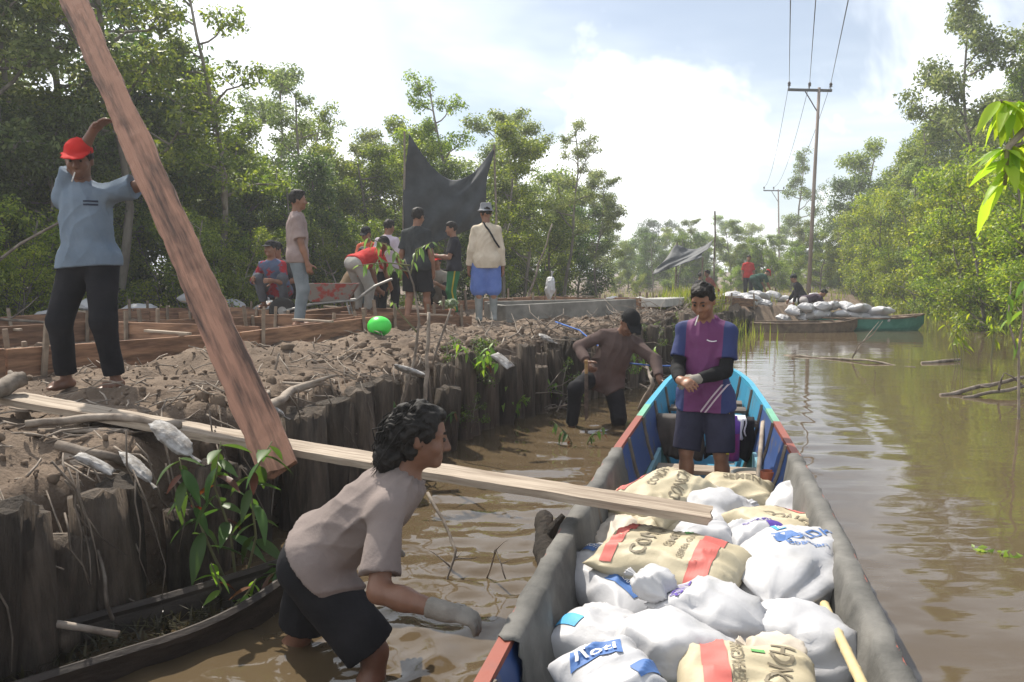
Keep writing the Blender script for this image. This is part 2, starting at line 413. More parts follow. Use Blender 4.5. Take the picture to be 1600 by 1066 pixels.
# a jittered forest belt: (px range, depth range, kinds, scale range, count)
LOOK = {'broad': 'rounded mid-green', 'broad2': 'olive broad-crowned', 'slender': 'slim airy', 'slender2': 'thin-trunked loose-leaved', 'dense': 'dense dark green', 'dense2': 'dense mid-green', 'shrub': 'yellow-green', 'shrub2': 'mid-green', 'willow': 'willowy yellow-green', 'low': 'low'}
def where(label, kind, px):
    """label = text with {look} and {place}"""
    marks = [(60, 'at the far left edge'), (220, 'behind the man in the red cap'), (400, 'right of the leaning timber'), (520, 'behind the man in jeans'), (640, 'behind the bending workers'), (780, 'behind the large shade net'), (900, 'right of the man in the bucket hat'), (1010, 'at the right end of the crew'), (1130, 'above the small far shade net'), (1230, 'left of the tall utility pole'), (1330, 'right of the tall utility pole'), (1450, 'behind the moored teal boat'), (9999, 'near the right edge')]
    return label.replace('{look}', LOOK[kind]).replace('{place}', next(m for l, m in marks if px < l))
def belt(n, pxr, dr, kinds, sr, label, group, name='forest_tree', cat='tree', tallest=None, mind=0.0):
    for i in range(n):
        px = pxr[0] + (pxr[1] - pxr[0]) * (i + rnd.random()) / n
        d = rnd.uniform(*dr) if not callable(dr) else dr(px) * rnd.uniform(1, 1.25)
        x, y = at_left(px, d)
        kd = rnd.choice(kinds)
        plant_tree(kd, x, y, rnd.uniform(*sr), where(label, kd, px), group, name, cat)
def edge_d(px):   # depth of the forest edge on the left as a function of the column
    return float(np.interp(px, [-300, 0, 200, 420, 620, 800, 900, 980, 1060, 1200], [9.5, 11.5, 13.2, 15.2, 18.5, 20, 25, 33, 44, 60]))
GR_L, GR_S = 'trees of the left forest', 'undergrowth of the left forest'
belt(20, (-330, 900), lambda p: edge_d(p) + .3, ['shrub', 'shrub2', 'shrub2'], (.55, .95), LBL_LS, GR_S, 'forest_shrub', 'shrub')
belt(26, (-330, 930), lambda p: edge_d(p) + 1.6, ['dense', 'dense2', 'dense', 'broad'], (.62, .9), 'front-row ' + LBL_LF, GR_L)
belt(26, (-330, 930), lambda p: edge_d(p) + 4.5, ['dense', 'broad', 'broad2', 'slender2'], (.65, .95), LBL_LF, GR_L)
belt(9, (-330, 190), lambda p: edge_d(p) + 3.0, ['dense', 'slender', 'broad2'], (1.2, 1.6), LBL_LF, GR_L)
belt(22, (-330, 960), lambda p: edge_d(p) + 8.5, ['dense', 'dense2', 'broad', 'broad2'], (.98, 1.3), 'rear ' + LBL_LF, GR_L)
# ---- far woods closing the horizon
LBL_FW = 'hazy far {look} tree on the horizon {place}'
belt(22, (930, 1330), (52, 74), ['dense', 'broad', 'broad2', 'dense2'], (.62, .98), LBL_FW, 'trees of the far woods')
belt(24, (960, 1300), (42, 58), ['dense2', 'shrub2', 'dense', 'shrub2'], (.5, .8), LBL_FW, 'trees of the far woods')
belt(26, (500, 2300), (85, 120), ['dense', 'dense2', 'broad'], (1.1, 1.7), LBL_FW, 'trees of the far woods')
x, y = at_left(1240, 66); plant_tree('slender2', x, y, 1.45, 'thin-crowned lone tree beside the utility pole')
# ---- right shore
LBL_RS = '{look} shrub on the right shore {place}'
LBL_RT = '{look} tree rising behind the shore shrubs {place}'
for i in range(34):
    y = 15 + 27 * ((i + rnd.random()) / 34) ** .8; x = float(xright(y)) + rnd.uniform(-.5, 1.0)
    kd = rnd.choice(['willow', 'shrub', 'willow', 'shrub2']); plant_tree(kd, x, y, rnd.uniform(.85, 1.35), where(LBL_RS, kd, 800 + FPX * x / y), 'shrubs on the right shore', 'shore_shrub', 'shrub', z=-.15)
for i in range(26):
    y = 17 + 30 * ((i + rnd.random()) / 26) ** .85; x = float(xright(y)) + rnd.uniform(2.0, 5.5)
    kd = rnd.choice(['willow', 'broad2', 'dense2', 'broad']); plant_tree(kd, x, y, rnd.uniform(1.2, 1.65), where(LBL_RT, kd, 800 + FPX * x / y), 'trees behind the right shore', 'shore_tree', 'tree')
for px, d, k, s, lb in [(1500, 31, 'broad2', 1.7, 'big spreading tree towering over the right shore'), (1590, 28, 'slender2', 1.2, 'tall tree at the right edge of the photo'),
                        (1425, 34, 'broad2', .98, 'olive tree left of the big spreading tree on the right shore'), (1375, 44, 'dense2', 1.15, 'dark round tree where the right shore meets the far woods')]:
    x, y = at_left(px, d); plant_tree(k, x, y, s, lb)
belt(16, (1330, 1750), (40, 52), ['dense2', 'willow', 'broad', 'dense'], (1.2, 1.55), LBL_RT, 'trees behind the right shore', 'shore_tree')

# ------------------------------------------------------------------ log retaining wall
log_protos = []
for i in range(7):
    r = random.Random(100 + i); mb = MB(); n = 14; ph = [r.uniform(0, 6.3) for _ in range(4)]; v = []; f = []
    H = 1.5; K = 7
    for k in range(K):
        z = H * k / (K - 1)
        for j in range(n):
            a = 2 * math.pi * j / n
            rad = .078 * (1 + .14 * math.sin(2 * a + ph[0]) + .10 * math.sin(3 * a + ph[1] + z) + .07 * math.sin(5 * a + ph[2])) * (1.06 - .1 * z) + r.uniform(-.006, .006)
            zz_ = z + (r.uniform(-.035, .03) if k == K - 1 else 0)
            v.append((rad * math.cos(a) + .02 * math.sin(2 * z + ph[3]), rad * math.sin(a) + .02 * math.cos(1.7 * z + ph[1]), zz_))
    for k in range(K - 1):
        for j in range(n): f.append((k * n + j, k * n + (j + 1) % n, (k + 1) * n + (j + 1) % n, (k + 1) * n + j))
    v.append((0, 0, H + .01)); c = len(v) - 1
    for j in range(n): f.append(((K - 1) * n + j, (K - 1) * n + (j + 1) % n, c))
    lm_ = mesh('log', v, f, False); lm_.polygons.foreach_set('use_smooth', [len(p.vertices) == 4 for p in lm_.polygons]); log_protos.append(lm_)
def log_wall(y0, y1, label, zfun):
    t = thing('log_retaining_wall', label, 'log wall', (float(xbank((y0 + y1) / 2)), (y0 + y1) / 2, -.6))
    y = y0; bx, by = t.location.x, t.location.y
    while y < y1:
        x = float(xbank(y)); top = zfun(y) + rnd.choice([rnd.uniform(-.11, .06), rnd.uniform(-.22, .10)])
        s = rnd.uniform(.72, 1.28) * (1.3 if y < 5.5 else 1.1)
        o = obj('log', rnd.choice(log_protos), M_bark, t, (x - bx + rnd.uniform(-.045, .05) + .02, y - by, 0), (rnd.uniform(-.05, .05), rnd.uniform(-.03, .07), rnd.uniform(0, 6.3)), (s, s, (top + .6) / 1.5))
        y += .135 * s * rnd.uniform(.85, 1.12) * (1 if y < 12 else 1.6)
BIGLOG = 1.55
log_wall(2.3, 5.6, 'rotten vertical log wall nearest the camera below the leaning plank', lambda y: .52 + .05 * (y - 2.3))
log_wall(5.65, 9.3, 'vertical log wall behind the bending man, overgrown with plants', lambda y: .70)
log_wall(9.35, 14.5, 'vertical log wall behind the man wading with a machete', lambda y: .72)
log_wall(14.6, 21.5, 'far stretch of vertical log wall before the sack landing', lambda y: .68 - .02 * (y - 14.6))
# ------------------------------------------------------------------ signed-distance modelling (bodies, clothes, sacks)
def smin(a, b, k):
    h = np.clip(.5 + .5 * (b - a) / k, 0, 1); return b * (1 - h) + a * h - k * h * (1 - h)
V3 = lambda p: np.array(p, float)
class SDF:
    def __init__(s, lo, hi, vox):
        s.lo = V3(lo); s.vox = vox; s.n = np.maximum(4, np.ceil((V3(hi) - s.lo) / vox).astype(int) + 1)
        s.d = np.full(s.n, 1.0, np.float32)
    def reg(s, lo, hi, pad):
        a = np.clip(np.floor((V3(lo) - pad - s.lo) / s.vox).astype(int), 0, s.n - 1)
        b = np.clip(np.ceil((V3(hi) + pad - s.lo) / s.vox).astype(int) + 1, 1, s.n)
        sl = tuple(slice(x, y) for x, y in zip(a, b))
        ax = [s.lo[i] + s.vox * np.arange(a[i], b[i]) for i in range(3)]
        return sl, ax[0][:, None, None], ax[1][None, :, None], ax[2][None, None, :]
    def put(s, sl, d, k, mode='add'):
        if d.size == 0: return
        o = s.d[sl]
        if mode == 'add': s.d[sl] = smin(o, d, k) if k > 0 else np.minimum(o, d)
        elif mode == 'sub': s.d[sl] = -smin(-o, d, max(k, 1e-4))
    def cone(s, a, b, ra, rb, k=.02, flat=None, cuta=False, cutb=False, mode='add'):
        a, b = V3(a), V3(b); m = max(ra, rb)
        sl, x, y, z = s.reg(np.minimum(a, b) - m, np.maximum(a, b) + m, k + 3 * s.vox)
        ba = b - a; L2 = max(1e-9, ba @ ba)
        px, py, pz = x - a[0], y - a[1], z - a[2]
        dt = px * ba[0] + py * ba[1] + pz * ba[2]
        h = np.clip(dt / L2, 0, 1); r = ra + (rb - ra) * h
        vx, vy, vz = px - h * ba[0], py - h * ba[1], pz - h * ba[2]
        q = vx * vx + vy * vy + vz * vz
        if flat is not None:
            ax, fr = V3(flat[0]), flat[1]; c = vx * ax[0] + vy * ax[1] + vz * ax[2]
            d = (np.sqrt(q + c * c * (1 / fr ** 2 - 1)) - r) * (fr if fr < 1 else 1)
        else: d = np.sqrt(q) - r
        L = math.sqrt(L2)
        if cuta: d = np.maximum(d, -dt / L)
        if cutb: d = np.maximum(d, dt / L - L)
        s.put(sl, d, k, mode)
    def ell(s, c, r, F=None, k=.015, mode='add'):
        """ellipsoid; F = rows of axes"""
        c, r = V3(c), V3(r); m = r.max(); F = np.eye(3) if F is None else F
        sl, x, y, z = s.reg(c - m, c + m, k + 3 * s.vox)
        px, py, pz = x - c[0], y - c[1], z - c[2]
        q = [(px * F[i][0] + py * F[i][1] + pz * F[i][2]) for i in range(3)]
        k0 = np.sqrt(sum((q[i] / r[i]) ** 2 for i in range(3))); k1 = np.sqrt(sum((q[i] / r[i] ** 2) ** 2 for i in range(3)))
        s.put(sl, k0 * (k0 - 1) / np.maximum(k1, 1e-6), k, mode)
    def cut(s, p, n):
        p, n = V3(p), V3(n) / np.linalg.norm(n)
        _, x, y, z = s.reg(s.lo, s.lo + s.n * s.vox, 0)
        s.d = np.maximum(s.d, (x - p[0]) * n[0] + (y - p[1]) * n[1] + (z - p[2]) * n[2]).astype(np.float32)
    def wrinkle(s, fn, band=.06):
        i = np.argwhere(np.abs(s.d) < band)
        if len(i) == 0: return
        P = s.lo + i * s.vox
        s.d[i[:, 0], i[:, 1], i[:, 2]] += fn(P[:, 0], P[:, 1], P[:, 2]).astype(np.float32)
    def mesh(s, name):
        d = s.d; S = d < 0; n = d.shape
        cnt = np.zeros([k - 1 for k in n], np.int8)
        for i in (0, 1):
            for j in (0, 1):
                for k in (0, 1): cnt += S[i:n[0] - 1 + i, j:n[1] - 1 + j, k:n[2] - 1 + k]
        act = (cnt > 0) & (cnt < 8); ai = np.argwhere(act)
        idx = np.full(act.shape, -1, np.int64); idx[act] = np.arange(len(ai))
        pos = np.zeros((len(ai), 3)); num = np.zeros(len(ai))
        cs = [(i, j, k) for i in (0, 1) for j in (0, 1) for k in (0, 1)]
        for a in cs:
            for ax in range(3):
                if a[ax]: continue
                b = list(a); b[ax] = 1
                v0 = d[ai[:, 0] + a[0], ai[:, 1] + a[1], ai[:, 2] + a[2]]; v1 = d[ai[:, 0] + b[0], ai[:, 1] + b[1], ai[:, 2] + b[2]]
                c = (v0 < 0) != (v1 < 0); t = np.where(c, v0 / np.where(c, v0 - v1, 1), 0)
                q = np.tile(V3(a), (len(ai), 1)); q[:, ax] += t
                pos += q * c[:, None]; num += c
        V = s.lo + (ai + pos / np.maximum(num, 1)[:, None]) * s.vox
        Fs = []
        for ax in range(3):
            o = [k for k in range(3) if k != ax]
            sl0 = [slice(None)] * 3; sl1 = [slice(None)] * 3; sl0[ax] = slice(0, n[ax] - 1); sl1[ax] = slice(1, n[ax])
            c = S[tuple(sl0)] != S[tuple(sl1)]; e = np.argwhere(c)
            e = e[(e[:, o[0]] > 0) & (e[:, o[1]] > 0) & (e[:, o[0]] < n[o[0]] - 1) & (e[:, o[1]] < n[o[1]] - 1)]
            ins = S[tuple(sl0)][e[:, 0], e[:, 1], e[:, 2]]
            q = []
            for da, db in ((1, 1), (0, 1), (0, 0), (1, 0)):
                g = e.copy(); g[:, o[0]] -= da; g[:, o[1]] -= db; q.append(idx[g[:, 0], g[:, 1], g[:, 2]])
            q = np.stack(q, 1); flip = ins if ax != 1 else ~ins
            q[~flip] = q[~flip][:, ::-1]; Fs.append(q)
        Fa = np.concatenate(Fs); Fa = Fa[(Fa >= 0).all(1)]
        return mesh(name, V, Fa)

def nrm(v): v = V3(v); return v / max(1e-9, np.linalg.norm(v))
def ik(a, t, l1, l2, pole):
    a, t = V3(a), V3(t); v = t - a; D = np.linalg.norm(v)
    if D > (l1 + l2) * .998: t = a + v / D * (l1 + l2) * .998; v = t - a; D = np.linalg.norm(v)
    u = v / D; c = (l1 * l1 - l2 * l2 + D * D) / (2 * D); hgt = math.sqrt(max(0, l1 * l1 - c * c))
    p = V3(pole) - u * (V3(pole) @ u)
    return a + u * c + nrm(p) * hgt, t
def hand(S, w, dr, pn, side, k=1.0, curl=.5, grow=0.0, spread=1.0, thumb=1.0):
    """palm + five fingers. dr = finger direction, pn = palm normal (curl side), side = lateral vector towards the thumb"""
    dr = nrm(dr); pn = nrm(V3(pn) - dr * (V3(pn) @ dr)); lt = np.cross(dr, pn); lt = lt if lt @ V3(side) > 0 else -lt
    kn = w + dr * .088 * k
    S.cone(w, w + dr * .03 * k, .027 * k + grow, .030 * k + grow, .015)
    S.cone(w + dr * .025 * k, kn - dr * .012 * k, .032 * k + grow, .040 * k + grow, .012, flat=(pn, .45))
    for i, (o, L) in enumerate(((.030, .070), (.010, .079), (-.011, .074), (-.031, .058))):
        p = kn + lt * o * k; d = nrm(dr + lt * (o * 3 * spread)); r = (.0095 - .0006 * (i == 3)) * k + grow * .7
        c = curl * (1 + .12 * i)
        for sgm, fr in enumerate((.45, .32, .23)):
            ang = c * (.55, .9, .7)[sgm]; d = nrm(d * math.cos(ang) + pn * math.sin(ang)); q = p + d * L * fr * k
            S.cone(p, q, r, r * .92, .006); p, r = q, r * .93
    b = w + dr * .028 * k + lt * .026 * k; d = nrm(dr * .6 + lt * .75 * thumb + pn * .35)
    for L in (.040, .030, .024):
        q = b + d * L * k; S.cone(b, q, .0125 * k + grow * .7, .0105 * k + grow * .7, .008); b = q; d = nrm(d + dr * .45 + pn * .35 * curl)

M_skin = mat('skin', (.20, .098, .058), (.27, .135, .082), 9, .48, .15, 90, .002, spec=.4)
M_skin_d = mat('skin_dark', (.135, .066, .042), (.19, .095, .06), 9, .48, .15, 90, .002, spec=.4)
M_hair = mat('hair', (.008, .007, .006), (.022, .019, .017), 30, .65, .8, 90, .006, spec=.25)
M_eye = mat('eye', (.02, .015, .012), None, rough=.15, bump=0)
def cloth(name, c1, c2=None, **k):
    a = dict(scale=5, rough=.88, bump=.35, bscale=26, bdist=.012, spec=.15); a.update(k)
    return mat(name, c1, c2 if c2 else tuple(x * 1.35 for x in c1), **a)

def person(label, base, yaw, H=1.65, vox=.011, pelvis=None, neck=None, twist=0.0, look=(0, 1, 0), up=None, rh=None, lh=None, rpole=(.5, -1, -.3), lpole=(-.5, -1, -.3),
           rf=None, lf=None, rk=(.15, 1, .1), lk=(-.15, 1, .1), skin=None, shirt=None, bottom=None, hat=None, hair=True, boots=None, group=None, seed=0, rhand=None, lhand=None,
           face=True, world_targets=True, footdir=None, gloves=None, curl=.5, bodyw=1.0):
    k = H / 1.65; skin = skin or M_skin
    base = Vector(base); t = thing('person', label, 'person', base, yaw, group)
    Mi = (Matrix.Translation(base) @ Matrix.Rotation(yaw, 4, 'Z')).inverted()
    lc = lambda p, dflt: V3(dflt) if p is None else (V3(Mi @ p) if isinstance(p, Vector) else V3(p))     # Vector = world point, tuple = local
    pel = lc(pelvis, (0, 0, .895 * k)); nk = lc(neck, pel + V3((0, .0, .50 * k)))
    s = nrm(nk - pel); X = V3((math.cos(twist), math.sin(twist), 0)); rt = nrm(X - s * (X @ s)); fw = np.cross(s, rt)
    mid = pel + (nk - pel) * .42 - fw * .0; ch = nk - s * .15 * k
    rs = nk - s * .078 * k + rt * .158 * k; ls = nk - s * .078 * k - rt * .158 * k
    hipr = pel + rt * .09 * k - s * .02 * k; hipl = pel - rt * .09 * k - s * .02 * k
    re, rw = ik(rs, lc(rh, rs + V3((.07, .04, -.52)) * k), .285 * k, .25 * k, rpole)
    le, lw = ik(ls, lc(lh, ls + V3((-.07, .04, -.52)) * k), .285 * k, .25 * k, lpole)
    rkn, ra = ik(hipr, lc(rf, (.11, 0, .075 * k)), .41 * k, .40 * k, rk)
    lkn, la = ik(hipl, lc(lf, (-.11, 0, .075 * k)), .41 * k, .40 * k, lk)
    lf_ = nrm(look); hu = V3(up) if up is not None else V3((0, 0, 1)) * .75 + s * .35
    hu = nrm(hu - lf_ * (hu @ lf_)); hr = np.cross(lf_, hu); hb = nk + s * .03 * k; hc = nk + hu * .165 * k + lf_ * .025 * k
    if skin is None: skin = M_skin
    J = [pel, nk, hc + hu * .13, re, rw, le, lw, rkn, ra, lkn, la, rs, ls, hc + lf_ * .13]
    lo = np.min(J, 0) - .21; hi = np.max(J, 0) + .21
    HF = np.array([hr, lf_, hu]); hp = lambda r, f, u: hc + (hr * r + lf_ * f + hu * u) * k
    # ---- body
    B = SDF(lo, hi, vox); bw = bodyw
    B.cone(pel - rt * .065 * k, pel + rt * .065 * k, .098 * k, .098 * k, .05)
    B.cone(pel, mid, .128 * k * bw, .122 * k * bw, .06, flat=(fw, .74)); B.cone(mid, ch, .122 * k * bw, .148 * k * bw, .06, flat=(fw, .68))
    B.cone(nk - s * .03, rs, .052 * k, .048 * k, .04); B.cone(nk - s * .03, ls, .052 * k, .048 * k, .04)
    B.cone(nk - s * .07 * k, hc - hu * .05 * k - lf_ * .015 * k, .062 * k, .052 * k, .03)
    for sh, el, wr in ((rs, re, rw), (ls, le, lw)):
        B.cone(sh, el, .049 * k, .038 * k, .025); B.cone(el, el + (wr - el) * .4, .039 * k, .040 * k, .02); B.cone(el + (wr - el) * .35, wr, .040 * k, .026 * k, .02)
    for hp_, kn, an in ((hipr, rkn, ra), (hipl, lkn, la)):
        B.cone(hp_, kn, .086 * k, .054 * k, .03); B.cone(kn, an, .052 * k, .034 * k, .02)
        c = kn + (an - kn) * .3 - nrm(np.cross(np.cross(an - kn, fw), an - kn)) * .018 * k
        B.cone(c, kn + (an - kn) * .55, .050 * k, .040 * k, .03)
        fd = nrm(V3(footdir) if footdir is not None else V3((fw[0] if abs(fw[2]) < .9 else 0, fw[1] if abs(fw[2]) < .9 else 1, 0)))
        sole = V3((0, 0, -.045 * k))
        B.cone(an + sole - fd * .045 * k, an + sole + fd * .11 * k, .034 * k, .034 * k, .03); B.cone(an + sole + fd * .10 * k - V3((0, 0, .004)), an + sole + fd * .165 * k - V3((0, 0, .01)), .032 * k, .022 * k, .02, flat=((0, 0, 1), .62))
    gl = gloves or ''
    dR = (rhand or {}); dL = (lhand or {})
    def dohand(S, wr, el, dd, sg, grow=0.0):
        dr = nrm(V3(dd['dir'])) if 'dir' in dd else nrm(nrm(wr - el) + V3((0, 0, -.15)))
        hand(S, wr, dr, dd.get('palm', -rt * sg + fw * .2), dd.get('side', fw), k, dd.get('curl', curl), grow, thumb=dd.get('thumb', 1.0))
    if 'r' not in gl: dohand(B, rw, re, dR, 1)
    if 'l' not in gl: dohand(B, lw, le, dL, -1)
    # head
    B.ell(hp(0, -.006, .022), V3((.076, .094, .094)) * k, HF, .02); B.ell(hp(0, .022, -.048), V3((.062, .066, .066)) * k, HF, .03)
    if face:
        B.ell(hp(0, .066, -.094), V3((.028, .022, .020)) * k, HF, .02)
        B.cone(hp(0, .088, .010), hp(0, .106, -.034), .009 * k, .0135 * k, .012); B.cone(hp(-.013, .097, -.036), hp(.013, .097, -.036), .0085 * k, .0085 * k, .008)
        B.cone(hp(-.045, .070, .020), hp(.045, .070, .020), .014 * k, .014 * k, .015)
        for e in (-1, 1):
            B.ell(hp(e * .031, .093, .001), V3((.019, .014, .012)) * k, HF, .012, 'sub')
            B.ell(hp(e * .031, .076, .001), V3((.014, .013, .012)) * k, HF, .004)
            B.ell(hp(e * .040, .064, -.032), V3((.024, .020, .022)) * k, HF, .02)
            B.ell(hp(e * .077, -.008, -.008), V3((.009, .020, .032)) * k, HF, .008)
        B.cone(hp(-.019, .083, -.066), hp(.019, .083, -.066), .0075 * k, .0075 * k, .006); B.cone(hp(-.017, .082, -.078), hp(.017, .082, -.078), .008 * k, .008 * k, .006)
    obj('body', B.mesh('body'), skin, t)
    if face and vox < .0095:
        for e in (-1, 1):
            c = hp(e * .031, .0865, .001)
            MB().lathe([(.001, -.008), (.006, -.006), (.009, 0), (.006, .006), (.001, .008)], 8, c).build('eye', M_eye, t, True)
            MB().tube([hp(e * .014, .091, .021), hp(e * .032, .089, .027), hp(e * .050, .076, .021)], [.0035, .0045, .002], 5).build('eyebrow', M_hair, t, True)
    # ---- gloves
    for c_, wr, el, dd, sg in (('r', rw, re, dR, 1), ('l', lw, le, dL, -1)):
        if c_ in gl:
            Gs = SDF(wr - .24, wr + .24, max(.005, vox * .8)); dohand(Gs, wr, el, dd, sg, .002)
            Gs.cone(wr - nrm(wr - el) * .055, wr + nrm(wr - el) * .01, .036 * k, .034 * k, .01, cuta=True)
            Gs.wrinkle(lambda x, y, z: .0012 * fbm(x * 70, y * 70, z * 70, 2), .03)
            obj('glove', Gs.mesh('glove'), cloth('glove_knit', (.17, .155, .135), (.26, .24, .21), bscale=160, bdist=.004, bump=.6), t)
    # ---- hair and hats
    cap_on = hat and hat[0] in ('cap', 'bucket')
    if hair:
        Hs = SDF(hc - .26, hc + .26, max(.006, vox * .8)); big = 1.0 if hair is True else hair
        Hs.ell(hp(0, -.012, .034), V3((.084, .101, .098 if not cap_on else .088)) * k * (1 + (big - 1) * .4), HF, .01)
        if not cap_on: Hs.ell(hp(.0, .02, .095), V3((.066, .072, .028)) * k, HF, .03)
        Hs.cut(hp(0, .070, .060), lf_ * .80 - hu * .6); Hs.cut(hp(0, -.03, -.055), -hu * .8 + lf_ * .45)
        if isinstance(hair, dict): pass
        Hs.wrinkle(lambda x, y, z: .010 * fbm(x * 38 + seed, y * 38, z * 38, 3), .05)
        obj('hair', Hs.mesh('hair'), M_hair, t)
    if hat:
        kind, hm = hat[0], hat[1]; Cs = SDF(hc - .27, hc + .27, max(.0065, vox * .7))
        if kind == 'cap':
            Cs.ell(hp(0, -.008, .045), V3((.088, .104, .098)) * k, HF, .01); Cs.cut(hp(0, 0, .042), -hu - lf_ * .05)
            Cs.cone(hp(-.035, .075, .048), hp(-.030, .150, .030), .048 * k, .040 * k, .006, flat=(nrm(hu + lf_ * .25), .16)); Cs.cone(hp(.035, .075, .048), hp(.030, .150, .030), .048 * k, .040 * k, .006, flat=(nrm(hu + lf_ * .25), .16))
            Cs.ell(hp(0, -.008, .143), V3((.008, .008, .006)), HF, .002)
        elif kind == 'bucket':
            Cs.cone(hp(0, -.005, .055), hp(0, -.008, .125), .094 * k, .080 * k, .01, cuta=True)
            Cs.cut(hp(0, 0, .150), hu); 
            Cs.cone(hp(0, -.004, .052), hp(0, -.004, .030), .100 * k, .135 * k, .008, cuta=True, cutb=True)
        Cs.wrinkle(lambda x, y, z: .002 * fbm(x * 25 + seed, y * 25, z * 25, 2), .03)
        obj('cap' if kind == 'cap' else 'bucket_hat', Cs.mesh(kind), hm, t)
    # ---- bottoms
    wr_ = lambda a, f, sd: (lambda x, y, z: a * (fbm(x * f + sd, y * f + 2 * sd, z * f * .55, 3) * .6 + .7 * (.5 - np.abs(vnoise(x * f * .8 + sd, y * f * .8, z * f * .45 + 3)))))
    if bottom:
        bm_, frac, loose = bottom[0], bottom[1], bottom[2] if len(bottom) > 2 else .016
        Ps = SDF(lo - .05, hi + .05, vox)
        top = pel + s * .13 * k
        Ps.cone(pel - rt * .065 * k, pel + rt * .065 * k, .098 * k + loose, .098 * k + loose, .04)
        Ps.cone(pel - s * .02, top, .130 * k + loose * .8, .124 * k + loose * .6, .04, flat=(fw, .76), cutb=True)
        Ps.cut(top, s)
        hipsdf = None
        for hp_, kn, an in ((hipr, rkn, ra), (hipl, lkn, la)):
            f1 = min(1.0, frac); e = hp_ + (kn - hp_) * f1; lo2 = loose * (1.3 if frac <= 1.05 else 1.0)
            Ps.cone(hp_, e, .088 * k + loose, (.088 + (.054 - .088) * f1) * k + lo2 + (.018 if frac < 1.05 else .006), .03, cutb=frac < 1.0)
            if frac > 1.0:
                e2 = kn + (an - kn) * min(1.0, frac - 1.0); full = frac > 1.3
                Ps.cone(kn, e2, .056 * k + lo2 + (.0 if full else .018), (.040 * k + lo2 * 1.2) if full else .056 * k + lo2 + .02, .03, cutb=True)
        Ps.wrinkle(wr_(.007, 13, seed + 3.3)); hipsdf = Ps
        obj('trousers' if frac > 1.5 else 'shorts', Ps.mesh('trousers'), bm_, t)
    if boots:
        Bo = SDF(np.min([ra, la, rkn, lkn], 0) - .22, np.max([ra, la, rkn, lkn], 0) + .22, vox)
        for kn, an in ((rkn, ra), (lkn, la)):
            Bo.cone(kn + (an - kn) * .12, an, .066 * k, .05 * k, .02, cuta=True)
            Bo.cone(an + sole - fd * .045, an + sole + fd * .16, .046, .042, .03, flat=((0, 0, 1), .85))
        obj('rubber_boots', Bo.mesh('boots'), boots, t)
    # ---- shirt
    if shirt:
        sm, slv, hem, loose = shirt[0], shirt[1], shirt[2], shirt[3] if len(shirt) > 3 else .016
        Ss = SDF(lo - .05, hi + .05, vox); hm = pel - s * hem
        Ss.cone(mid, ch, .126 * k * bw + loose * 1.1, .150 * k * bw + loose * .6, .05, flat=(fw, .76)); Ss.cone(hm, mid, .140 * k * bw + loose * 1.25, .126 * k * bw + loose * 1.1, .05, flat=(fw, .82), cuta=True)
        if bottom:
            sl, x, y, z = Ss.reg(pel - .3, pel + .3, 0); rr2 = np.sqrt((x - pel[0]) ** 2 + (y - pel[1]) ** 2 + (z - pel[2]) ** 2)
            Ss.d[sl] = smin(Ss.d[sl], np.maximum(Ps.d[sl] - .016, rr2 - .225), .02)
        Ss.cut(hm, -s)
        Ss.cone(nk - s * .045 * k, rs, .058 * k + loose * .3, .050 * k + loose * .35, .05); Ss.cone(nk - s * .045 * k, ls, .058 * k + loose * .3, .050 * k + loose * .35, .05)
        Ss.cone(nk - s * .06 * k, nk + s * .012 * k + fw * .006, .075 * k, .066 * k, .03, cutb=True)
        for sh, el, wrp in ((rs, re, rw), (ls, le, lw)):
            if slv <= 1.0:
                e = sh + (el - sh) * slv; Ss.cone(sh, e, .050 * k + loose * .45, .052 * k + loose * 1.0, .03, cutb=True)
            else:
                Ss.cone(sh, el, .051 * k + loose * .4, .043 * k + loose * .6, .03); e = el + (wrp - el) * (slv - 1); Ss.cone(el, e, .044 * k + loose * .7, .033 * k + loose * .6, .02, cutb=True)
        A = .019 if vox < .0095 else .014
        # folds run along the body axis and gather towards the lower side
        def wf(x, y, z):
            a = (x - pel[0]) * s[0] + (y - pel[1]) * s[1] + (z - pel[2]) * s[2]; b = (x - pel[0]) * rt[0] + (y - pel[1]) * rt[1] + (z - pel[2]) * rt[2]
            c = (x - pel[0]) * fw[0] + (y - pel[1]) * fw[1] + (z - pel[2]) * fw[2]
            th = np.arctan2(c, b); lowf = vnoise(a * 5 + seed, b * 5, c * 5)
            f1 = 1 - np.abs(np.sin(5.5 * th + 7 * a + 2.6 * lowf + seed)) ** .6; m1 = np.clip(.35 + 1.3 * vnoise(a * 3.5 + 7, b * 4 + seed, c * 4), 0, 1)
            f2 = 1 - np.abs(np.sin(4.0 * th - 24 * a + 3.0 * lowf)) ** .6; m2 = np.clip(.15 + 1.4 * vnoise(a * 4 + 3, b * 5, c * 5 + seed), 0, 1)
            return -A * np.clip((a + hem) / .12, .15, 1) * (.75 * f1 * m1 + .65 * f2 * m2 - .25 + .35 * fbm(x * 8, y * 8, z * 8 + seed, 2))
        Ss.wrinkle(wf)
        obj('shirt', Ss.mesh('shirt'), sm, t)
    t_info = dict(t=t, rw=rw, lw=lw, re=re, le=le, hc=hc, hr=hr, hf=lf_, hu=hu, nk=nk, rs=rs, ls=ls, s=s, rt=rt, fw=fw, pel=pel, k=k, hp=hp, kn=(rkn, lkn), an=(ra, la), hip=(hipr, hipl))
    return t_info
# ------------------------------------------------------------------ people
def at(px, d, dz=0.0):
    x = (px - 800) / FPX * d * 1.0; return Vector((x, d, gz(x, d) + dz))
def to_world(p, v): return Vector((Matrix.Translation(p['t'].location) @ Matrix.Rotation(p['t'].rotation_euler.z, 4, 'Z')) @ Vector(v))
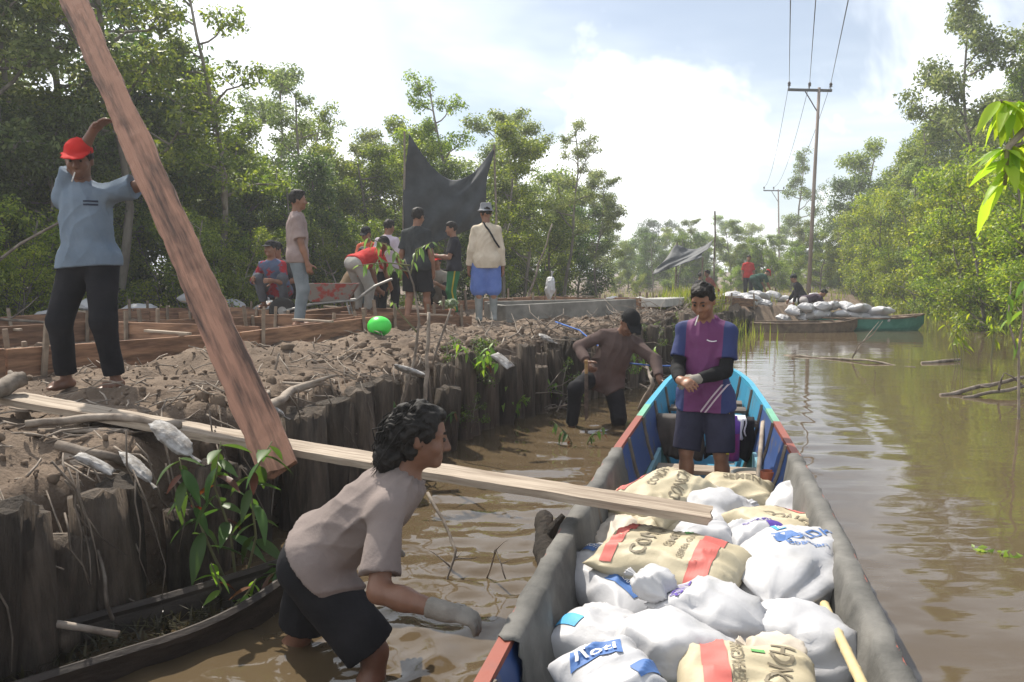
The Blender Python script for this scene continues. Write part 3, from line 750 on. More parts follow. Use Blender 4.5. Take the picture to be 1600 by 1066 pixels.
# man bending in the water, nearest the camera
c_taupe = cloth('taupe_tshirt', (.16, .132, .123), (.235, .195, .18), scale=3, bscale=30)
c_blackshort = cloth('black_shorts', (.012, .012, .014), (.022, .022, .025))
pN = W(497, 864, 3.06)
N = person('long-haired man in taupe t-shirt and black shorts bending in the water beside the boat', (pN.x, pN.y, -.36), R(-80), 1.60, .0075, pelvis=pN, neck=W(640, 748, 2.98), look=(.12, 1, -.12), up=(0, .25, 1),
    rh=W(692, 955, 2.62), rpole=(.3, -.6, -1), lh=W(590, 850, 3.22), lpole=(0, -.5, -1), rf=Vector((-.52, 2.9, -.29)), lf=Vector((-.99, 3.32, -.30)), rk=(0, 1, .2), lk=(0, 1, .3),
    skin=M_skin_d, shirt=(c_taupe, .80, -.005, .024), bodyw=.98, bottom=(c_blackshort, .95, .026), hair=False, gloves='rl', rhand=dict(dir=(.1, 1, -.25), palm=(-.3, -.2, -1), side=(-1, 0, 0), curl=.75), seed=2.0)
# long wavy hair with a bunch at the nape, made of a cap and many locks
hp = N['hp']; HF = np.array([N['hr'], N['hf'], N['hu']]); hc = N['hc']
Hs = SDF(hc - .32, hc + .30, .006)
Hs.ell(hp(0, -.016, .034), (.094, .108, .100), HF, .02); Hs.cut(hp(0, .064, .05), N['hf'] * .86 - N['hu'] * .42)
Hs.ell(hp(0, -.085, -.035), (.078, .062, .085), HF, .03); Hs.ell(hp(.01, -.115, -.085), (.060, .055, .060), HF, .03); Hs.ell(hp(.045, -.05, -.02), (.045, .055, .06), HF, .02)
Hs.wrinkle(lambda x, y, z: .011 * fbm(x * 26, y * 26, z * 26, 3) + .004 * np.sin(120 * (z + .6 * y) + 9 * vnoise(x * 20, y * 20, z * 20)), .05)
obj('hair', Hs.mesh('hair'), M_hair, N['t'])
lk_ = MB(); r = random.Random(4)
for i in range(420):
    th = r.uniform(0, 2 * math.pi); ph = r.uniform(.0, 1.75)
    d = V3((math.sin(ph) * math.cos(th), math.sin(ph) * math.sin(th), math.cos(ph)))
    if d[1] > .55 and d[2] < .45: continue
    p0 = hp(d[0] * .096, -.018 + d[1] * .108, .034 + d[2] * .104); nape = hp(r.uniform(-.04, .05), -.13 + r.uniform(-.03, .03), -.10 + r.uniform(-.06, .05))
    out_ = nrm(p0 - hc); m1 = p0 * .62 + nape * .38 + out_ * r.uniform(.012, .035) + rng.normal(size=3) * .006; m2 = p0 * .3 + nape * .7 + out_ * r.uniform(.005, .025) + rng.normal(size=3) * .008
    lk_.tube([p0, m1, m2, nape + rng.normal(size=3) * .008], [.0022, .0032, .003, .001], 4, cap=False)
lk_.build('hair_locks', M_hair, N['t'], True)
MB().tube([to_world(N, 0 * V3((0, 0, 0)))] * 2, .001) if False else None
# man standing in the boat
def jersey():
    m, Nn, L, P = nodes('jersey'); P.inputs['Roughness'].default_value = .8; pass
    tc = Nn.new('ShaderNodeTexCoord'); sp = Nn.new('ShaderNodeSeparateXYZ'); L.new(tc.outputs['Object'], sp.inputs[0])
    def mth(op, a, b):
        n = Nn.new('ShaderNodeMath'); n.operation = op
        for i, v in enumerate((a, b)):
            if isinstance(v, (int, float)): n.inputs[i].default_value = v
            else: L.new(v, n.inputs[i])
        return n.outputs[0]
    side = mth('GREATER_THAN', mth('ABSOLUTE', mth('ADD', sp.outputs[0], .0), 0), .125)
    mx = Nn.new('ShaderNodeMixRGB'); mx.inputs[1].default_value = (.125, .028, .105, 1); mx.inputs[2].default_value = (.018, .03, .115, 1); L.new(side, mx.inputs[0])
    band = mth('ADD', mth('MULTIPLY', sp.outputs[0], 1.4), sp.outputs[2])       # slanted pale stripes near the hem
    def stripe(c):
        return mth('LESS_THAN', mth('ABSOLUTE', mth('SUBTRACT', band, c), 0), .009)
    st = mth('MULTIPLY', mth('MAXIMUM', stripe(.70), stripe(.745)), mth('MULTIPLY', mth('LESS_THAN', sp.outputs[2], .92), mth('LESS_THAN', sp.outputs[0], .01)))
    mx2 = Nn.new('ShaderNodeMixRGB'); mx2.inputs[2].default_value = (.5, .42, .45, 1); L.new(mx.outputs[0], mx2.inputs[1]); L.new(st, mx2.inputs[0])
    n = Nn.new('ShaderNodeTexNoise'); n.inputs['Scale'].default_value = 26; b = Nn.new('ShaderNodeBump'); b.inputs['Strength'].default_value = .35; b.inputs['Distance'].default_value = .01
    L.new(tc.outputs['Object'], n.inputs[0]); L.new(n.outputs[0], b.inputs['Height']); L.new(b.outputs[0], P.inputs['Normal']); L.new(mx2.outputs[0], P.inputs['Base Color'])
    return m
c_navy = cloth('navy_shorts', (.02, .02, .035), (.035, .035, .06))
bB = W(1100, 803, 5.6)
B_ = person('man in purple and blue jersey and navy shorts standing in the near boat', (bB.x, bB.y, -.17), R(154), 1.56, .0075, look=(.12, 1, -.42), rh=W(1062, 594, 5.36), lh=W(1092, 592, 5.33), rpole=(.35, -.35, -1), lpole=(-.4, -.3, -1),
    rf=(.12, .02, .075), lf=(-.13, -.02, .075), shirt=(jersey(), .70, .11, .020), bottom=(c_navy, .98, .020), gloves='l', rhand=dict(dir=(-.75, .6, -.1), palm=(-.2, -.6, -.8), side=(0, .5, 1), curl=.8), lhand=dict(dir=(.9, .35, -.15), palm=(.3, -.4, -.8), side=(0, .5, 1), curl=.7), seed=5.0, neck=(0, .03, 1.345))
Ls = SDF(np.min([B_['re'], B_['rw'], B_['le'], B_['lw'], B_['rs'], B_['ls']], 0) - .1, np.max([B_['re'], B_['rw'], B_['le'], B_['lw'], B_['rs'], B_['ls']], 0) + .1, .007)
for sh, el, wr in ((B_['rs'], B_['re'], B_['rw']), (B_['ls'], B_['le'], B_['lw'])):
    Ls.cone(sh + (el - sh) * .55, el, .049, .046, .01, cuta=True); Ls.cone(el, el + (wr - el) * .45, .048, .048, .01); Ls.cone(el + (wr - el) * .4, wr, .048, .034, .01, cutb=True)
Ls.wrinkle(lambda x, y, z: .003 * fbm(x * 20, y * 20, z * 40, 2), .04)
obj('arm_sleeves', Ls.mesh('arm_sleeves'), cloth('black_sleeve', (.012, .012, .013)), B_['t'])
q = B_['hip'][1]; kq = B_['kn'][1]; fw_ = B_['fw']
MB().tube([q + (kq - q) * f + V3((-.075 + .02 * f, .055, 0)) for f in (.25, .5, .75, .97)], [.011, .012, .012, .011], 6).build('yellow_stripe', cloth('yellow_trim', (.35, .27, .03)), B_['t'])
def cig(p, d, label):
    a = d['hp'](.012, .088, -.072); dr = nrm(d['hf'] * .8 - d['hu'] * .75 + d['hr'] * .15); b = a + dr * .075
    t = thing('cigarette', label, 'cigarette', to_world(d, a), d['t'].rotation_euler.z)
    MB().tube([(0, 0, 0), tuple(dr * .052)], .0042, 8).build('paper', mat('cig_paper', (.75, .74, .7), None, bump=0), t); MB().tube([tuple(dr * .052), tuple(dr * .075)], .0043, 8).build('filter_end', mat('cig_ash', (.5, .48, .45), None, bump=0), t)
cig(None, B_, 'white cigarette in the mouth of the man in purple jersey')
# man wading with the machete
c_brown = cloth('brown_longsleeve', (.085, .058, .052), (.125, .088, .08), scale=4)
c_black = cloth('black_trousers', (.010, .010, .013), (.02, .02, .024))
bM = W(958, 640, 8.2)
M2 = person('man in black cap and brown long-sleeved shirt wading beside the log wall', (bM.x, 8.2, -.36), R(178), 1.66, .009, pelvis=W(945, 588, 8.25), neck=W(973, 520, 8.1), look=(-.25, .8, -.75), rh=W(917, 566, 7.95), lh=W(1030, 592, 7.75), rpole=(1, -.3, -.3), lpole=(-1, -.3, .2),
    rf=W(893, 668, 8.0), lf=Vector((W(964, 655, 8.25).x, 8.25, -.27)), rk=(.45, 1, .6), lk=(-.1, 1, 0), shirt=(c_brown, 1.9, .13, .026), bottom=(c_black, 1.9, .016), hat=('cap', cloth('black_cap', (.012, .012, .013))), skin=M_skin_d, seed=8.0, rhand=dict(curl=1.3), lhand=dict(dir=(-.4, .3, -.8), curl=.5))
# machete in his right hand
wr = to_world(M2, M2['rw']); t = thing('machete', 'dark machete held upright by the wading man in brown', 'machete', wr + Vector((-.01, -.05, -.07)))
MB().box((0, 0, .03), (.03, .028, .13)).build('handle', mat('wood_handle', (.25, .15, .06), (.4, .26, .12), 20), t)
mb = MB(); pr = [(-.016, -.03), (.018, -.03), (.024, -.30), (.020, -.46), (-.008, -.50), (-.018, -.30)]
mb.add([(x, -.0015, z) for x, z in pr] + [(x, .0015, z) for x, z in pr], [tuple(range(6)), tuple(range(11, 5, -1))] + [(i, i + 6, (i + 1) % 6 + 6, (i + 1) % 6) for i in range(6)])
mb.build('blade', mat('blade_steel', (.06, .055, .05), (.16, .14, .12), 12, .4, .2, metal=.7), t)

# man in the red cap steadying the big plank
c_polo = cloth('blue_grey_polo', (.135, .18, .235), (.19, .24, .30), scale=3)
c_redcap = cloth('red_cap', (.42, .018, .016), (.55, .03, .025))
g1 = at(143, 5.4)
P1 = person('barefoot man in red cap and blue-grey polo shirt steadying the big plank', g1, R(172), 1.60, .0075, pelvis=(0, 0, .855), neck=(.03, -.01, 1.33), look=(-.35, .9, -.22), rh=W(151, 193, 5.32), lh=W(222, 228, 5.30), rpole=(1, .0, .45), lpole=(-.6, -.3, -.8),
    rf=(.19, .02, .075), lf=(-.15, .0, .075), rk=(.2, 1, 0), shirt=(c_polo, .72, .06, .030), bottom=(c_black, 1.93, .022), hat=('cap', c_redcap), skin=M_skin_d, seed=1.0,
    rhand=dict(dir=(-.85, .15, .45), palm=(-.4, .1, -.8), side=(-.3, .9, 0), curl=.35), lhand=dict(dir=(.45, .75, .35), palm=(.9, -.1, .1), side=(0, 0, 1), curl=.75))
cig(None, P1, 'white cigarette in the mouth of the man in the red cap')
# collar of the polo and chest print
col = MB(); nk = P1['nk']
col.tube([nk + P1['s'] * .012 + V3((math.cos(a) * .066, math.sin(a) * .058 + .008, -.02 * (math.sin(a) > .5))) for a in np.linspace(R(100), R(440), 16)], .013, 6)
col.build('collar', c_polo, P1['t'], True)

# ---- the crew on the bank (smaller, coarser)
def crew(label, px, d, yaw, H=1.66, dz=0.0, **k):
    g = at(px, d, dz); k.setdefault('vox', .0125 if d < 16 else .016); return person(label, g, R(yaw), H, group='crew on the bank', **k)
c_jean = cloth('washed_jeans', (.14, .17, .19), (.22, .25, .27)); c_tt2 = cloth('mauve_tshirt', (.26, .20, .19), (.34, .27, .25))
crew('man in mauve t-shirt and washed jeans standing behind the formwork, facing right', 466, 10.4, -75, 1.68, look=(0, 1, .02), shirt=(c_tt2, .8, .1, .022), bottom=(c_jean, 1.97, .02), seed=11, rh=(.2, .12, .80), lh=(-.2, .02, .80))
c_char = cloth('charcoal_tshirt', (.03, .034, .036), (.05, .054, .056))
crew('man in charcoal t-shirt and black shorts seen from behind near the shade net', 652, 12.0, -12, 1.68, look=(.25, 1, -.1), shirt=(c_char, .8, .1, .024), bottom=(c_blackshort, .92, .03), seed=12, lf=(-.12, -.12, .1), rf=(.13, .12, .075))
c_cream = cloth('cream_longsleeve', (.50, .43, .33), (.62, .54, .43)); c_blue = cloth('blue_shorts', (.10, .17, .46), (.15, .23, .55))
M_boot = mat('grey_rubber', (.15, .165, .16), (.25, .26, .25), 6, .5, .2)
P10 = crew('man in grey bucket hat, cream shirt, blue shorts and rubber boots, seen from behind', 760, 12.4, 8, 1.70, look=(-.1, 1, 0), shirt=(c_cream, 1.95, .13, .034), bottom=(c_blue, 1.0, .04), boots=M_boot, hat=('bucket', cloth('grey_hat', (.19, .20, .22), (.28, .29, .31))), seed=13, rh=(.25, .0, .78), lh=(-.26, .02, .78), vox=.011)
s_, rt_, fw_, nk_ = P10['s'], P10['rt'], P10['fw'], P10['nk']
MB().tube([nk_ - rt_ * .045 - fw_ * .03 + s_ * .035, nk_ - rt_ * .02 - fw_ * .10 - s_ * .03, nk_ - fw_ * .138 - s_ * .08 + rt_ * .02, nk_ - fw_ * .158 - s_ * .15 + rt_ * .06, nk_ - fw_ * .150 - s_ * .24 + rt_ * .11, nk_ - fw_ * .10 - s_ * .34 + rt_ * .185], .014, 6).build('shoulder_strap', c_black, P10['t'], True)
c_green = cloth('green_trackpants', (.02, .12, .045), (.035, .17, .07))
P8 = crew('young man in dark t-shirt and green striped trousers holding a small camera', 710, 14.2, 100, 1.60, look=(.0, 1, -.1), shirt=(cloth('dark_tshirt', (.02, .02, .026)), .75, .08, .02), bottom=(c_green, 1.95, .02), seed=14, rh=(.10, .30, 1.05), lh=(-.06, .32, 1.05), rpole=(.5, -1, -.6))
q, kq = P8['hip'][1], P8['kn'][1]
MB().tube([q + V3((-.10, 0, 0)), kq + V3((-.075, 0, 0)), P8['an'][1] + V3((-.065, 0, .05))], .014, 6).build('yellow_stripe', _mats['yellow_trim'], P8['t'])
cw = to_world(P8, (.02, .40, 1.06)); t = thing('camera', 'small black camera in the hands of the young man in green trousers', 'camera', cw)
MB().box((0, 0, 0), (.09, .13, .085)).build('camera_body', c_black, t); MB().lathe([(.032, 0), (.032, .05), (.028, .055)], 14, (-.04, 0, 0), Matrix.Rotation(R(-90), 3, 'Y')).build('lens', c_black, t)
crew('person in pale lilac shirt and black trousers seen from behind, left of the shade net', 606, 13.6, -15, 1.62, look=(.3, 1, -.2), shirt=(cloth('lilac_shirt', (.45, .38, .45), (.58, .52, .56)), .8, .08, .022), bottom=(c_black, 1.9, .02), seed=15)
squat = lambda g=0: dict(pelvis=(0, -.12, .26), neck=(0, .16, .72), rf=(.16, .08, .075), lf=(-.16, .08, .075), rk=(.3, 1, 1), lk=(-.3, 1, 1))
crew('squatting worker in red vest over blue shirt behind the left formwork', 432, 12.6, 172, 1.66, dz=.22, **squat(), look=(.2, 1, .1), shirt=(cloth('red_blue_top', (.30, .02, .03), (.09, .12, .20), lo=.47, hi=.53, scale=7), 1.5, .05, .022), bottom=(cloth('grey_trousers', (.08, .085, .10)), 1.9, .02), seed=16, rh=(.2, .35, .45), lh=(-.12, .38, .42), hat=('cap', c_black))
crew('worker in dark cap squatting just behind the red-vested worker', 447, 13.3, 150, 1.66, dz=.22, **squat(), look=(.0, 1, 0), shirt=(c_char, .8, .05, .02), bottom=(c_black, 1.9, .02), seed=17, rh=(.2, .3, .4), lh=(-.2, .3, .4), hat=('cap', c_black))
crew('worker in khaki-brown shirt squatting behind the wheelbarrow', 548, 13.2, -60, 1.66, dz=.15, **squat(), look=(.1, 1, -.3), shirt=(cloth('khaki_shirt', (.15, .10, .06), (.21, .15, .09)), .8, .05, .022), bottom=(c_jean, 1.9, .02), seed=18, rh=(.1, .45, .3), lh=(-.2, .4, .3))
crew('worker in red shirt and grey trousers bending over beside the wheelbarrow', 566, 12.9, -35, 1.66, dz=.0, pelvis=(0, -.12, .84), neck=(.05, .30, 1.02), look=(0, .8, -.6), shirt=(cloth('red_shirt', (.40, .025, .025), (.5, .04, .035)), .8, .04, .022), bottom=(cloth('pale_grey_trousers', (.27, .26, .24), (.35, .34, .31)), 1.9, .022), seed=19, rh=(.15, .5, .45), lh=(-.15, .5, .45), hat=('cap', c_black))
crew('stooping worker in dark cap and orange-red shirt half hidden by the sapling', 579, 14.4, 170, 1.6, dz=.0, pelvis=(0, -.1, .85), neck=(0, .1, 1.30), look=(0, .9, -.3), shirt=(cloth('orange_red_shirt', (.45, .09, .05), (.55, .14, .08)), .8, .06, .022), bottom=(c_black, 1.9, .02), seed=20, hat=('cap', c_black), rh=(.15, .35, .8), lh=(-.15, .35, .8))
crew('worker in red cap and grey t-shirt squatting right of the man in black shorts', 688, 15.0, 165, 1.66, dz=.05, **squat(), look=(.1, 1, 0), shirt=(cloth('grey_tshirt', (.19, .175, .15), (.27, .25, .22)), .8, .05, .022), bottom=(c_black, 1.9, .02), seed=21, hat=('cap', c_redcap), rh=(.05, .45, .42), lh=(-.1, .42, .5))
# ---- far people by the sack landing
c_dk = cloth('dark_shirt', (.018, .018, .022)); bend = dict(pelvis=(0, -.15, .82), neck=(0, .28, .92), look=(0, .7, -.7), rh=(.15, .45, .40), lh=(-.15, .45, .40))
crew('far man in dark clothes with a green pouch bending forward on the sack landing', 1253, 25.5, 60, 1.66, dz=.22, neck=(0, .2, 1.3), look=(0, 1, -.3), rh=(.2, .45, .75), shirt=(c_dk, 1.9, .1, .022), bottom=(c_black, 1.9, .02), seed=31, hat=('cap', c_char), vox=.018)
crew('far man in dark shirt and grey shorts bending double beside the moored boat', 1266, 23.8, -75, 1.64, dz=.22, **bend, shirt=(cloth('plum_shirt', (.05, .035, .05)), .8, .06, .024), bottom=(cloth('grey_shorts', (.27, .25, .25)), .95, .03), seed=32, vox=.018)
crew('far worker in red shirt standing beyond the sacks', 1168, 33, 175, 1.66, shirt=(_mats['red_shirt'], .8, .1, .02), bottom=(c_black, 1.9, .02), seed=33, vox=.022)
crew('far worker in red cap and dark green shirt bending over the sacks', 1183, 30, -70, 1.66, **bend, shirt=(cloth('dark_green_shirt', (.025, .06, .045)), .8, .06, .024), bottom=(cloth('green_trousers', (.02, .05, .04)), 1.9, .02), seed=34, hat=('cap', c_redcap), vox=.02)
crew('far worker in dark shirt sitting under the second shade net', 1088, 28, -60, 1.6, dz=.1, **squat(), shirt=(c_dk, .8, .05, .02), bottom=(c_jean, 1.9, .02), seed=35, vox=.02)
crew('far worker in rusty red shirt sitting by the pole of the second shade net', 1112, 28.5, 90, 1.6, dz=.1, **squat(), shirt=(cloth('rust_shirt', (.22, .06, .05)), .8, .05, .02), bottom=(c_jean, 1.9, .02), seed=36, vox=.02)
# ------------------------------------------------------------------ near boat
BO = Vector((-.234, -.8, 0)); BRZ = -math.atan(.245); KS = math.hypot(1, .245)
BM = Matrix.Translation(BO) @ Matrix.Rotation(BRZ, 4, 'Z'); BMi = BM.inverted()
_d = np.array([-.8, 0, 1, 2.4, 3.4, 4.85, 6.2, 7.3, 7.75, 8.0]); _s = (_d + .8) * KS
hwf = lambda s: np.interp(s, _s, np.array([.40, .52, .58, .60, .60, .545, .46, .37, .27, .12]) * .97)
shf = lambda s: np.interp(s, _s, [.45, .38, .35, .35, .37, .42, .48, .53, .56, .60])
btf = lambda s: np.interp(s, _s, [-.02, -.15, -.19, -.2, -.2, -.2, -.19, -.08, .06, .30])
def section(s, off=0.0):
    w, z1, z0 = float(hwf(s)), float(shf(s)), float(btf(s)); wb = w * .62
    w2, wb2, z02 = w - off, max(.02, wb - off * .9), z0 + off
    m = .5
    R_ = [(0, z02 - .015 * (off == 0)), (wb2 * .6, z02), (wb2, z02 + .015), (wb2 + (w2 - wb2) * .42, z02 + (z1 - z02) * .36), (wb2 + (w2 - wb2) * .78, z02 + (z1 - z02) * .70), (w2, z1)]
    return [(-x, z) for x, z in R_[::-1]] + R_[1:]
boat = thing('wooden_boat', 'long wooden boat loaded with sacks, painted blue and red inside the bow', 'boat', BO, BRZ)
SS = np.linspace(0, _s[-1], 46)
def hull_mesh(off, flip):
    v, f = [], []; n = 11
    for s in SS:
        ss = min(s, _s[-1] - off); v += [(x, ss, z) for x, z in section(ss, off)]
    for i in range(len(SS) - 1):
        for j in range(n - 1):
            q = (i * n + j, i * n + j + 1, (i + 1) * n + j + 1, (i + 1) * n + j); f.append(q if flip else q[::-1])
    f.append(tuple(range(n)) if not flip else tuple(range(n))[::-1]); f.append(tuple(range((len(SS) - 1) * n, len(SS) * n))[::(-1 if not flip else 1)])
    return mesh('hull', v, f, False)
obj('hull', hull_mesh(0, False), mat('orange_hull_paint', (.36, .055, .025), (.50, .10, .05), 5, .55, .3, 20, .004), boat)
m, N, L, P = nodes('boat_inner_paint'); P.inputs['Roughness'].default_value = .55
tc = N.new('ShaderNodeTexCoord'); sp = N.new('ShaderNodeSeparateXYZ'); L.new(tc.outputs['Object'], sp.inputs[0])
def cmpn(v, th):
    n = N.new('ShaderNodeMath'); n.operation = 'GREATER_THAN'; L.new(v, n.inputs[0]); n.inputs[1].default_value = th; return n.outputs[0]
def mixn(f, a, b):
    n = N.new('ShaderNodeMixRGB'); L.new(f, n.inputs[0])
    for i, q in ((1, a), (2, b)):
        if hasattr(q, 'links'): L.new(q, n.inputs[i])
        else: n.inputs[i].default_value = rgb(q)
    return n.outputs[0]
c = mixn(cmpn(sp.outputs[2], .16), (.012, .075, .05), (.022, .06, .19)); c = mixn(cmpn(sp.outputs[1], 7.45), c, (.03, .21, .34))
ns = N.new('ShaderNodeTexNoise'); ns.inputs['Scale'].default_value = 9; ns.inputs['Detail'].default_value = 6; L.new(tc.outputs['Object'], ns.inputs[0])
mr = N.new('ShaderNodeMapRange'); mr.inputs[1].default_value = .56; mr.inputs[2].default_value = .72; L.new(ns.outputs[0], mr.inputs[0])
c = mixn(mr.outputs[0], c, (.11, .095, .08)); L.new(c, P.inputs['Base Color'])
bp = N.new('ShaderNodeBump'); bp.inputs['Strength'].default_value = .3; bp.inputs['Distance'].default_value = .006; L.new(ns.outputs[0], bp.inputs['Height']); L.new(bp.outputs[0], P.inputs['Normal'])
obj('inner_planking', hull_mesh(.028, True), m, boat)
def paint(n, c): return mat(n, c, tuple(x * .7 + .03 for x in c), 9, .5, .3, 30, .004, lo=.45, hi=.75)
pt_red, pt_grn, pt_lb, pt_blue = paint('red_paint', (.26, .075, .05)), paint('mint_paint', (.16, .40, .27)), paint('sky_paint', (.05, .31, .46)), paint('mid_blue_paint', (.03, .12, .38))
for sd in (-1, 1):
    for s0, s1, m_ in ((0, 6.72, pt_red), (6.72, 7.15, pt_grn), (7.15, 9.0, pt_lb)):
        n = max(3, int((s1 - s0) / .25)); mb = MB()
        pts = [s0 + (s1 - s0) * i / n for i in range(n + 1)]; v = []; f = []
        for i, s in enumerate(pts):
            s = min(s, _s[-1]); w, z = float(hwf(s)), float(shf(s))
            v += [(sd * (w + .014), s, z - .02), (sd * (w + .014), s, z + .018), (sd * (w - .030), s, z + .018), (sd * (w - .030), s, z - .02)]
        for i in range(n):
            for j in range(4): q = (i * 4 + j, i * 4 + (j + 1) % 4, (i + 1) * 4 + (j + 1) % 4, (i + 1) * 4 + j); f.append(q if sd > 0 else q[::-1])
        f += [(0, 1, 2, 3), (n * 4 + 3, n * 4 + 2, n * 4 + 1, n * 4)]
        obj('gunwale', mesh('gunwale', v, f, False), m_, boat)
    for s in np.arange(.5, 8.6, .62):                                   # ribs
        sec = [(x, z) for x, z in section(s, .03) if x * sd > .01]
        sec = sorted(sec, key=lambda q: q[1])
        MB().tube([(x, s, z + .008) for x, z in sec], .016, 5).build('rib', mat('rib_wood', (.09, .075, .06), (.17, .14, .11), 8), boat)
    for s0, s1 in ((5.6, 7.0),):                                        # pale blue inner stringers
        a, b = Vector((sd * (float(hwf(s0)) * .80), s0, .02)), Vector((sd * (float(hwf(s1)) * .74), s1, .14))
        dr = (b - a).normalized(); Rm = Matrix((dr, Vector((0, 0, 1)).cross(dr).normalized(), dr.cross(Vector((0, 0, 1)).cross(dr).normalized()))).transposed()
        MB().box((a + b) / 2, ((b - a).length, .025, .11), Rm).build('stringer', paint('pale_blue_paint', (.16, .33, .40)), boat)
for s, z, w_, m_ in ((6.75, .10, .19, M_plankw), (7.35, .34, .16, mat('dark_wet_plank', (.07, .055, .045), (.14, .11, .09), 5))):
    hw = float(hwf(s)) * (.85 if z > .2 else .72)
    MB().box((0, s, z), (hw * 2, w_, .03)).build('thwart', m_, boat)
for s in (7.85, 8.2):
    MB().box((0, s, .36), (float(hwf(s)) * 1.55, .2, .025)).build('bow_deck_board', mat('dark_wet_plank', (.07, .055, .045)), boat)
MB().box((0, 8.98, .50), (.30, .07, .26)).build('bow_post', pt_lb, boat)
for k in range(14):                                                     # floor boards
    MB().box((rnd.uniform(-.01, .01), 5.2 + .155 * k, -.150 + rnd.uniform(-.004, .004)), (float(hwf(5.2 + .155 * k)) * 1.14, .148, .02)).build('floor_board', mat('dark_wet_plank', (.07, .055, .045)), boat)

# ---- water sheet, open where the hull sits
XX, YY, Z, F = WATER
lx = (XX - BO.x) * math.cos(-BRZ) - (YY - BO.y) * math.sin(-BRZ); ly = (XX - BO.x) * math.sin(-BRZ) + (YY - BO.y) * math.cos(-BRZ)
t0 = np.clip((0 - btf(ly)) / np.maximum(.05, shf(ly) - btf(ly)), 0, 1)
wl_ = hwf(ly) * (.62 + .38 * np.clip(t0 * 1.15, 0, 1)) - .035
ins = (np.abs(lx) < wl_) & (ly > .05) & (ly < _s[-1] - .18) & (btf(ly) < -.02)
keep = ~ins.reshape(-1)[F].any(1)
# soften wavelets against the hull so the surface meets it cleanly
V = np.stack([XX, YY, Z], -1).reshape(-1, 3); used = np.unique(F[keep]); mp_ = np.full(len(V), -1); mp_[used] = np.arange(len(used))
tag(obj('river_water', mesh('river_water', V[used], mp_[F[keep]]), M_water), kind='structure')

# ---- grey tarpaulin lining
M_tarp = mat('grey_tarpaulin', (.055, .054, .05), (.19, .183, .168), 3.5, .75, .5, 22, .01, detail=10, lo=.3, hi=.7)
def lining(sd, s0, s1, label, seed):
    v, f = [], []; ns_, nt = int((s1 - s0) / .03), 30
    for i in range(ns_ + 1):
        s = s0 + (s1 - s0) * i / ns_; w, z1, z0 = float(hwf(s)), float(shf(s)), float(btf(s))
        path = [(w + .022, z1 - .10 - .035 * math.sin(s * 3 + seed) - .02 * math.sin(s * 11)), (w + .024, z1 - .03), (w + .019, z1 + .022), (w - .0, z1 + .026), (w - .05, z1 + .022), (w * .905 - .042, z0 + (z1 - z0) * .66 + .0), (w * .76 - .045, z0 + (z1 - z0) * .32), (w * .6 - .05, z0 + .07), (w * .38, z0 + .055)]
        P_ = np.array(path); L_ = np.r_[0, np.cumsum(np.hypot(*np.diff(P_, axis=0).T))]; tt = np.linspace(0, L_[-1], nt + 1)
        xs, zs = np.interp(tt, L_, P_[:, 0]), np.interp(tt, L_, P_[:, 1]); o1 = 0 * tt
        ins_ = np.clip((tt - .16) / .12, 0, 1)
        nz = fbm(s * 2.2 + seed + o1, tt * 2.5, seed + o1, 3) * .010 + .024 * (.45 - np.abs(vnoise(s * 6 + tt * 4.0 + o1, tt * 1.6 + s, seed + 5. + o1)) ** .7) + .010 * (.4 - np.abs(vnoise(s * 13 - tt * 3.0 + o1, tt * 4 + s, seed + 9. + o1)))
        fray = .02 * np.sin(np.arange(nt + 1) * 2.3 + seed) * (i in (0, ns_))
        v += list(zip(sd * (xs - np.maximum(-.008, nz) * ins_), s + fray, zs + nz * .4 * ins_ + .004 * np.sin(s * 23 + seed) * (1 - ins_)))
    for i in range(ns_):
        for j in range(nt):
            q = (i * (nt + 1) + j, i * (nt + 1) + j + 1, (i + 1) * (nt + 1) + j + 1, (i + 1) * (nt + 1) + j); f.append(q if sd < 0 else q[::-1])
    o = obj('tarpaulin_lining', mesh('tarpaulin', v, f), M_tarp, None, BO, (0, 0, BRZ))
    sm = o.modifiers.new('thickness', 'SOLIDIFY'); sm.thickness = .004; sm.offset = 0
    tag(o, label, 'tarpaulin')
lining(-1, 3.22, 5.75, 'grey tarpaulin draped over the left side of the near boat', 1.0)
lining(1, 1.6, 5.85, 'grey tarpaulin draped over the right side of the near boat', 2.0)

